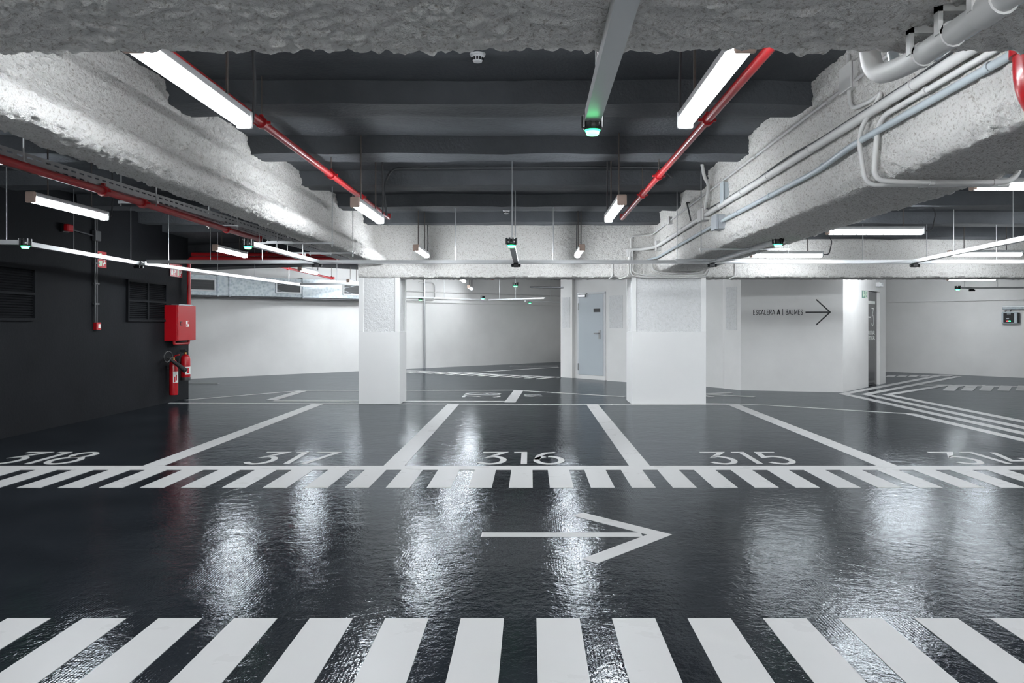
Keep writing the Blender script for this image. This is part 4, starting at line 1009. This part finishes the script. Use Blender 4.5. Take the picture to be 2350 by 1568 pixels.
# ------------------------------------------------------------------ direction sign on the lobby wall
Q0, Q1 = Vector((4.45, 15.66)), Vector((6.40, 15.16)); qd = (Q1-Q0).normalized(); qn = Vector((qd.y, -qd.x))
O = (Q0.x+qn.x*0.001, Q0.y+qn.y*0.001, 0); QU = (qd.x, qd.y, 0)
sa, sb_ = hit(1728.5, *Q0, *qd), hit(1842.5, *Q0, *qd)
txt = 'ESCALERA A | BALMES'; h = 0.098
ws = (sb_-sa)/(text_width(txt, 0.17)*h)
o = thing('direction_sign', (O[0], O[1], 1.6), 'dark wall lettering ESCALERA A BALMES with long arrow on the lobby wall', 'sign')
mb = MB(); text_into(mb, txt, (Vector(O)+Vector(QU)*sa+Vector((0, 0, 1.600))), QU, (0, 0, 1), h, ws, 0.0115, 0.17, bold=(9,), t=0.004)
mb.build('lettering', 'letter', o)
a0, a1 = hit(1848.5, *Q0, *qd), hit(1905, *Q0, *qd)
mb = MB(); mb.ribbon([(a0, 1.645), (a1-0.02, 1.645)], 0.024, O, QU, (0, 0, 1), 0.004)
hl = a1-hit(1873, *Q0, *qd)
mb.ribbon([(a1-hl, 1.645+0.262), (a1, 1.645), (a1-hl, 1.645-0.262)], 0.026, O, QU, (0, 0, 1), 0.005)
mb.build('arrow', 'letter', o)

# ------------------------------------------------------------------ stair lobby door
N2 = (n2.x, n2.y, 0); T2 = (t2.x, t2.y, 0); wdt = (I_-H_).length
O2 = Vector((H_.x-n2.x*0.09, H_.y-n2.y*0.09, 0))
o = thing('lobby_door', tuple(O2+Vector(T2)*wdt/2), 'dark grey lobby door marked -3 set into the white wall', 'door')
MB().obox(O2, T2, U3, N2, (0, wdt), (0.005, 2.14), (0.0, 0.02)).build('door_frame', 'black', o)
MB().obox(O2, T2, U3, N2, (0.01, wdt-0.05), (0.01, 2.11), (0.02, 0.035)).build('door_leaf', 'glass_dark', o)
O2t = O2+Vector(N2)*0.035
MB().obox(O2t, T2, U3, N2, (0.05, wdt-0.18), (1.855, 1.925), (0, 0.002)).build('door_strip', 'sign_white', o)
mb = MB(); text_into(mb, '3', O2t+Vector(T2)*(wdt-0.45)+Vector((0, 0, 1.36)), T2, (0, 0, 1), 0.40, 0.62, 0.030, t=0.002)
mb.ribbon([(wdt-0.68, 1.555), (wdt-0.50, 1.555)], 0.03, O2t, T2, (0, 0, 1), 0.002)
mb.build('floor_number', 'sign_white', o)
for t_, z in (('DIAGONAL', 1.165), ('VERTICAL', 1.045)):
    h = 0.075; tw = 0.66; mb = MB(); text_into(mb, t_, O2t+Vector(T2)*(wdt-0.18-tw)+Vector((0, 0, z)), T2, (0, 0, 1), h, tw/(text_width(t_, 0.22)*h), 0.014, 0.22, t=0.002)
    mb.build('lettering', 'sign_white', o)
# exit sign
k0 = hit(1977, *H_, *t2); 
G_ = Vector((6.40, 15.16)); gd = (H_-G_).normalized(); gn = Vector((gd.y, -gd.x))
s = hit(1978, *G_, *gd); s2 = hit(1990, *G_, *gd)
GO = (G_.x, G_.y, 0); GU = (gd.x, gd.y, 0); GN = (gn.x, gn.y, 0)
o = thing('exit_sign', (*(G_+gd*s), 2.0), 'small green exit sign with arrow beside the lobby door', 'sign')
dS = (G_+gd*s).y
MB().obox(GO, GU, U3, GN, (s, s2), (ZY(684, dS), ZY(666.5, dS)), (0, 0.006)).build('plate', 'sign_green', o)
zb, zt = ZY(684, dS), ZY(666.5, dS); w_ = s2-s
mb = MB(); Og = Vector(GO)+Vector(GN)*0.006
mb.ribbon([(s+w_*0.28, zt-0.02), (s+w_*0.28, zb+0.05)], 0.05, Og, GU, U3, 0.002)
mb.poly([(s+w_*0.28, zb+0.015), (s+w_*0.46, zb+0.085), (s+w_*0.10, zb+0.085)], Og, GU, U3, 0.002)
mb.ribbon([(s+w_*0.62, zb+0.02), (s+w_*0.9, zb+0.02), (s+w_*0.9, zt-0.02), (s+w_*0.62, zt-0.02)], 0.02, Og, GU, U3, 0.002, True)
mb.ribbon([(s+w_*0.66, zb+0.04), (s+w_*0.76, zb+0.08), (s+w_*0.74, zt-0.06), (s+w_*0.84, zt-0.09)], 0.02, Og, GU, U3, 0.002)
mb.build('pictogram', 'sign_glow', o)
# emergency light box
s = hit(2013, *H_, *t2); p = H_+t2*s
o = thing('emergency_light', (p.x, p.y, 2.2), 'small white emergency light box above the lobby door', 'light')
dE = p.y
MB().obox((p.x, p.y, 0), T2, U3, N2, (-0.13, 0.13), (ZY(658.5, dE), ZY(649, dE)), (0, 0.10)).build('housing', 'white_plastic', o, bevel=0.012)
MB().obox((p.x, p.y, 0), T2, U3, N2, (-0.02, 0.11), (ZY(654.5, dE), ZY(650, dE)), (0.10, 0.105)).build('diffuser', 'grey_plastic', o)
MB().cyl((p.x+n2.x*0.03, p.y+n2.y*0.03, ZY(649, dE)), (p.x+n2.x*0.03, p.y+n2.y*0.03, 3.02), 0.012, 8).build('supply_conduit', 'conduit', o)

# ------------------------------------------------------------------ vehicle charger on the far right wall
R3, RT, RNN = (RW.x, RW.y, 0), (RD.x, RD.y, 0), (RN.x, RN.y, 0)
ra, rb = hit(2301, *RW, *RD), hit(2338, *RW, *RD); dR = (RW+RD*(ra+rb)/2).y
z0, z1 = ZY(743.5, dR), ZY(716, dR)
o = thing('vehicle_charger', (*(RW+RD*(ra+rb)/2), z0), 'grey and black charging box with red and green light on the far wall', 'charger')
MB().obox(R3, RT, U3, RNN, (ra, rb), (z0, z1), (0, 0.13)).build('housing', 'conduit_grey', o, bevel=0.03)
w_ = rb-ra
MB().obox(R3, RT, U3, RNN, (ra+w_*0.14, rb-w_*0.20), (z0+0.035, z1-0.03), (0.13, 0.14)).build('front_panel', 'black', o, bevel=0.008)
MB().obox(R3, RT, U3, RNN, (ra+w_*0.34, ra+w_*0.46), (z0+0.06, z0+0.085), (0.14, 0.144)).build('status_light', 'red_lit', o)
MB().obox(R3, RT, U3, RNN, (ra+w_*0.47, ra+w_*0.60), (z0+0.06, z0+0.085), (0.14, 0.144)).build('status_light', 'green_dim', o)
MB().obox(R3, RT, U3, RNN, (ra+w_*0.30, ra+w_*0.50), (z0+0.12, z0+0.15), (0.14, 0.142)).build('display', 'grey_plastic', o)
MB().obox(R3, RT, U3, RNN, (ra+w_*0.36, ra+w_*0.60), (z1-0.065, z1-0.05), (0.14, 0.142)).build('name_strip', 'grey_plastic', o)
MB().obox(R3, RT, U3, RNN, (rb-0.012, rb+0.03), (z0+0.02, z1-0.02), (0.02, 0.11)).build('side_cover', 'black', o, bevel=0.01)
rc = hit(2303, *RW, *RD); z0, z1 = ZY(710.5, dR), ZY(702, dR)
o = thing('wall_trunking', (*(RW+RD*rc), z0), 'silver wall trunking running right above the charging box', 'trunking')
MB().obox(R3, RT, U3, RNN, (rc, rc+3.0), (z0, z1), (0, 0.10)).build('trunking_body', 'galv', o, bevel=0.008)
MB().obox(R3, RT, U3, RNN, (rc, rc+3.0), (z1-0.035, z1-0.01), (0.10, 0.115)).build('trunking_lid', 'alu', o)
mb = MB()
for q in (0.3, 0.6):
    b = Vector(R3)+Vector(RT)*(ra+w_*q)+Vector(RNN)*0.06
    mb.tube([b+Vector((0, 0, z0+0.005)), b+Vector((0, 0, z0-0.03))-Vector(RT)*0.02, b+Vector((0, 0, z0-0.09))-Vector(RT)*0.05], 0.01, 6)
mb.build('cable_drop', 'cable', o)
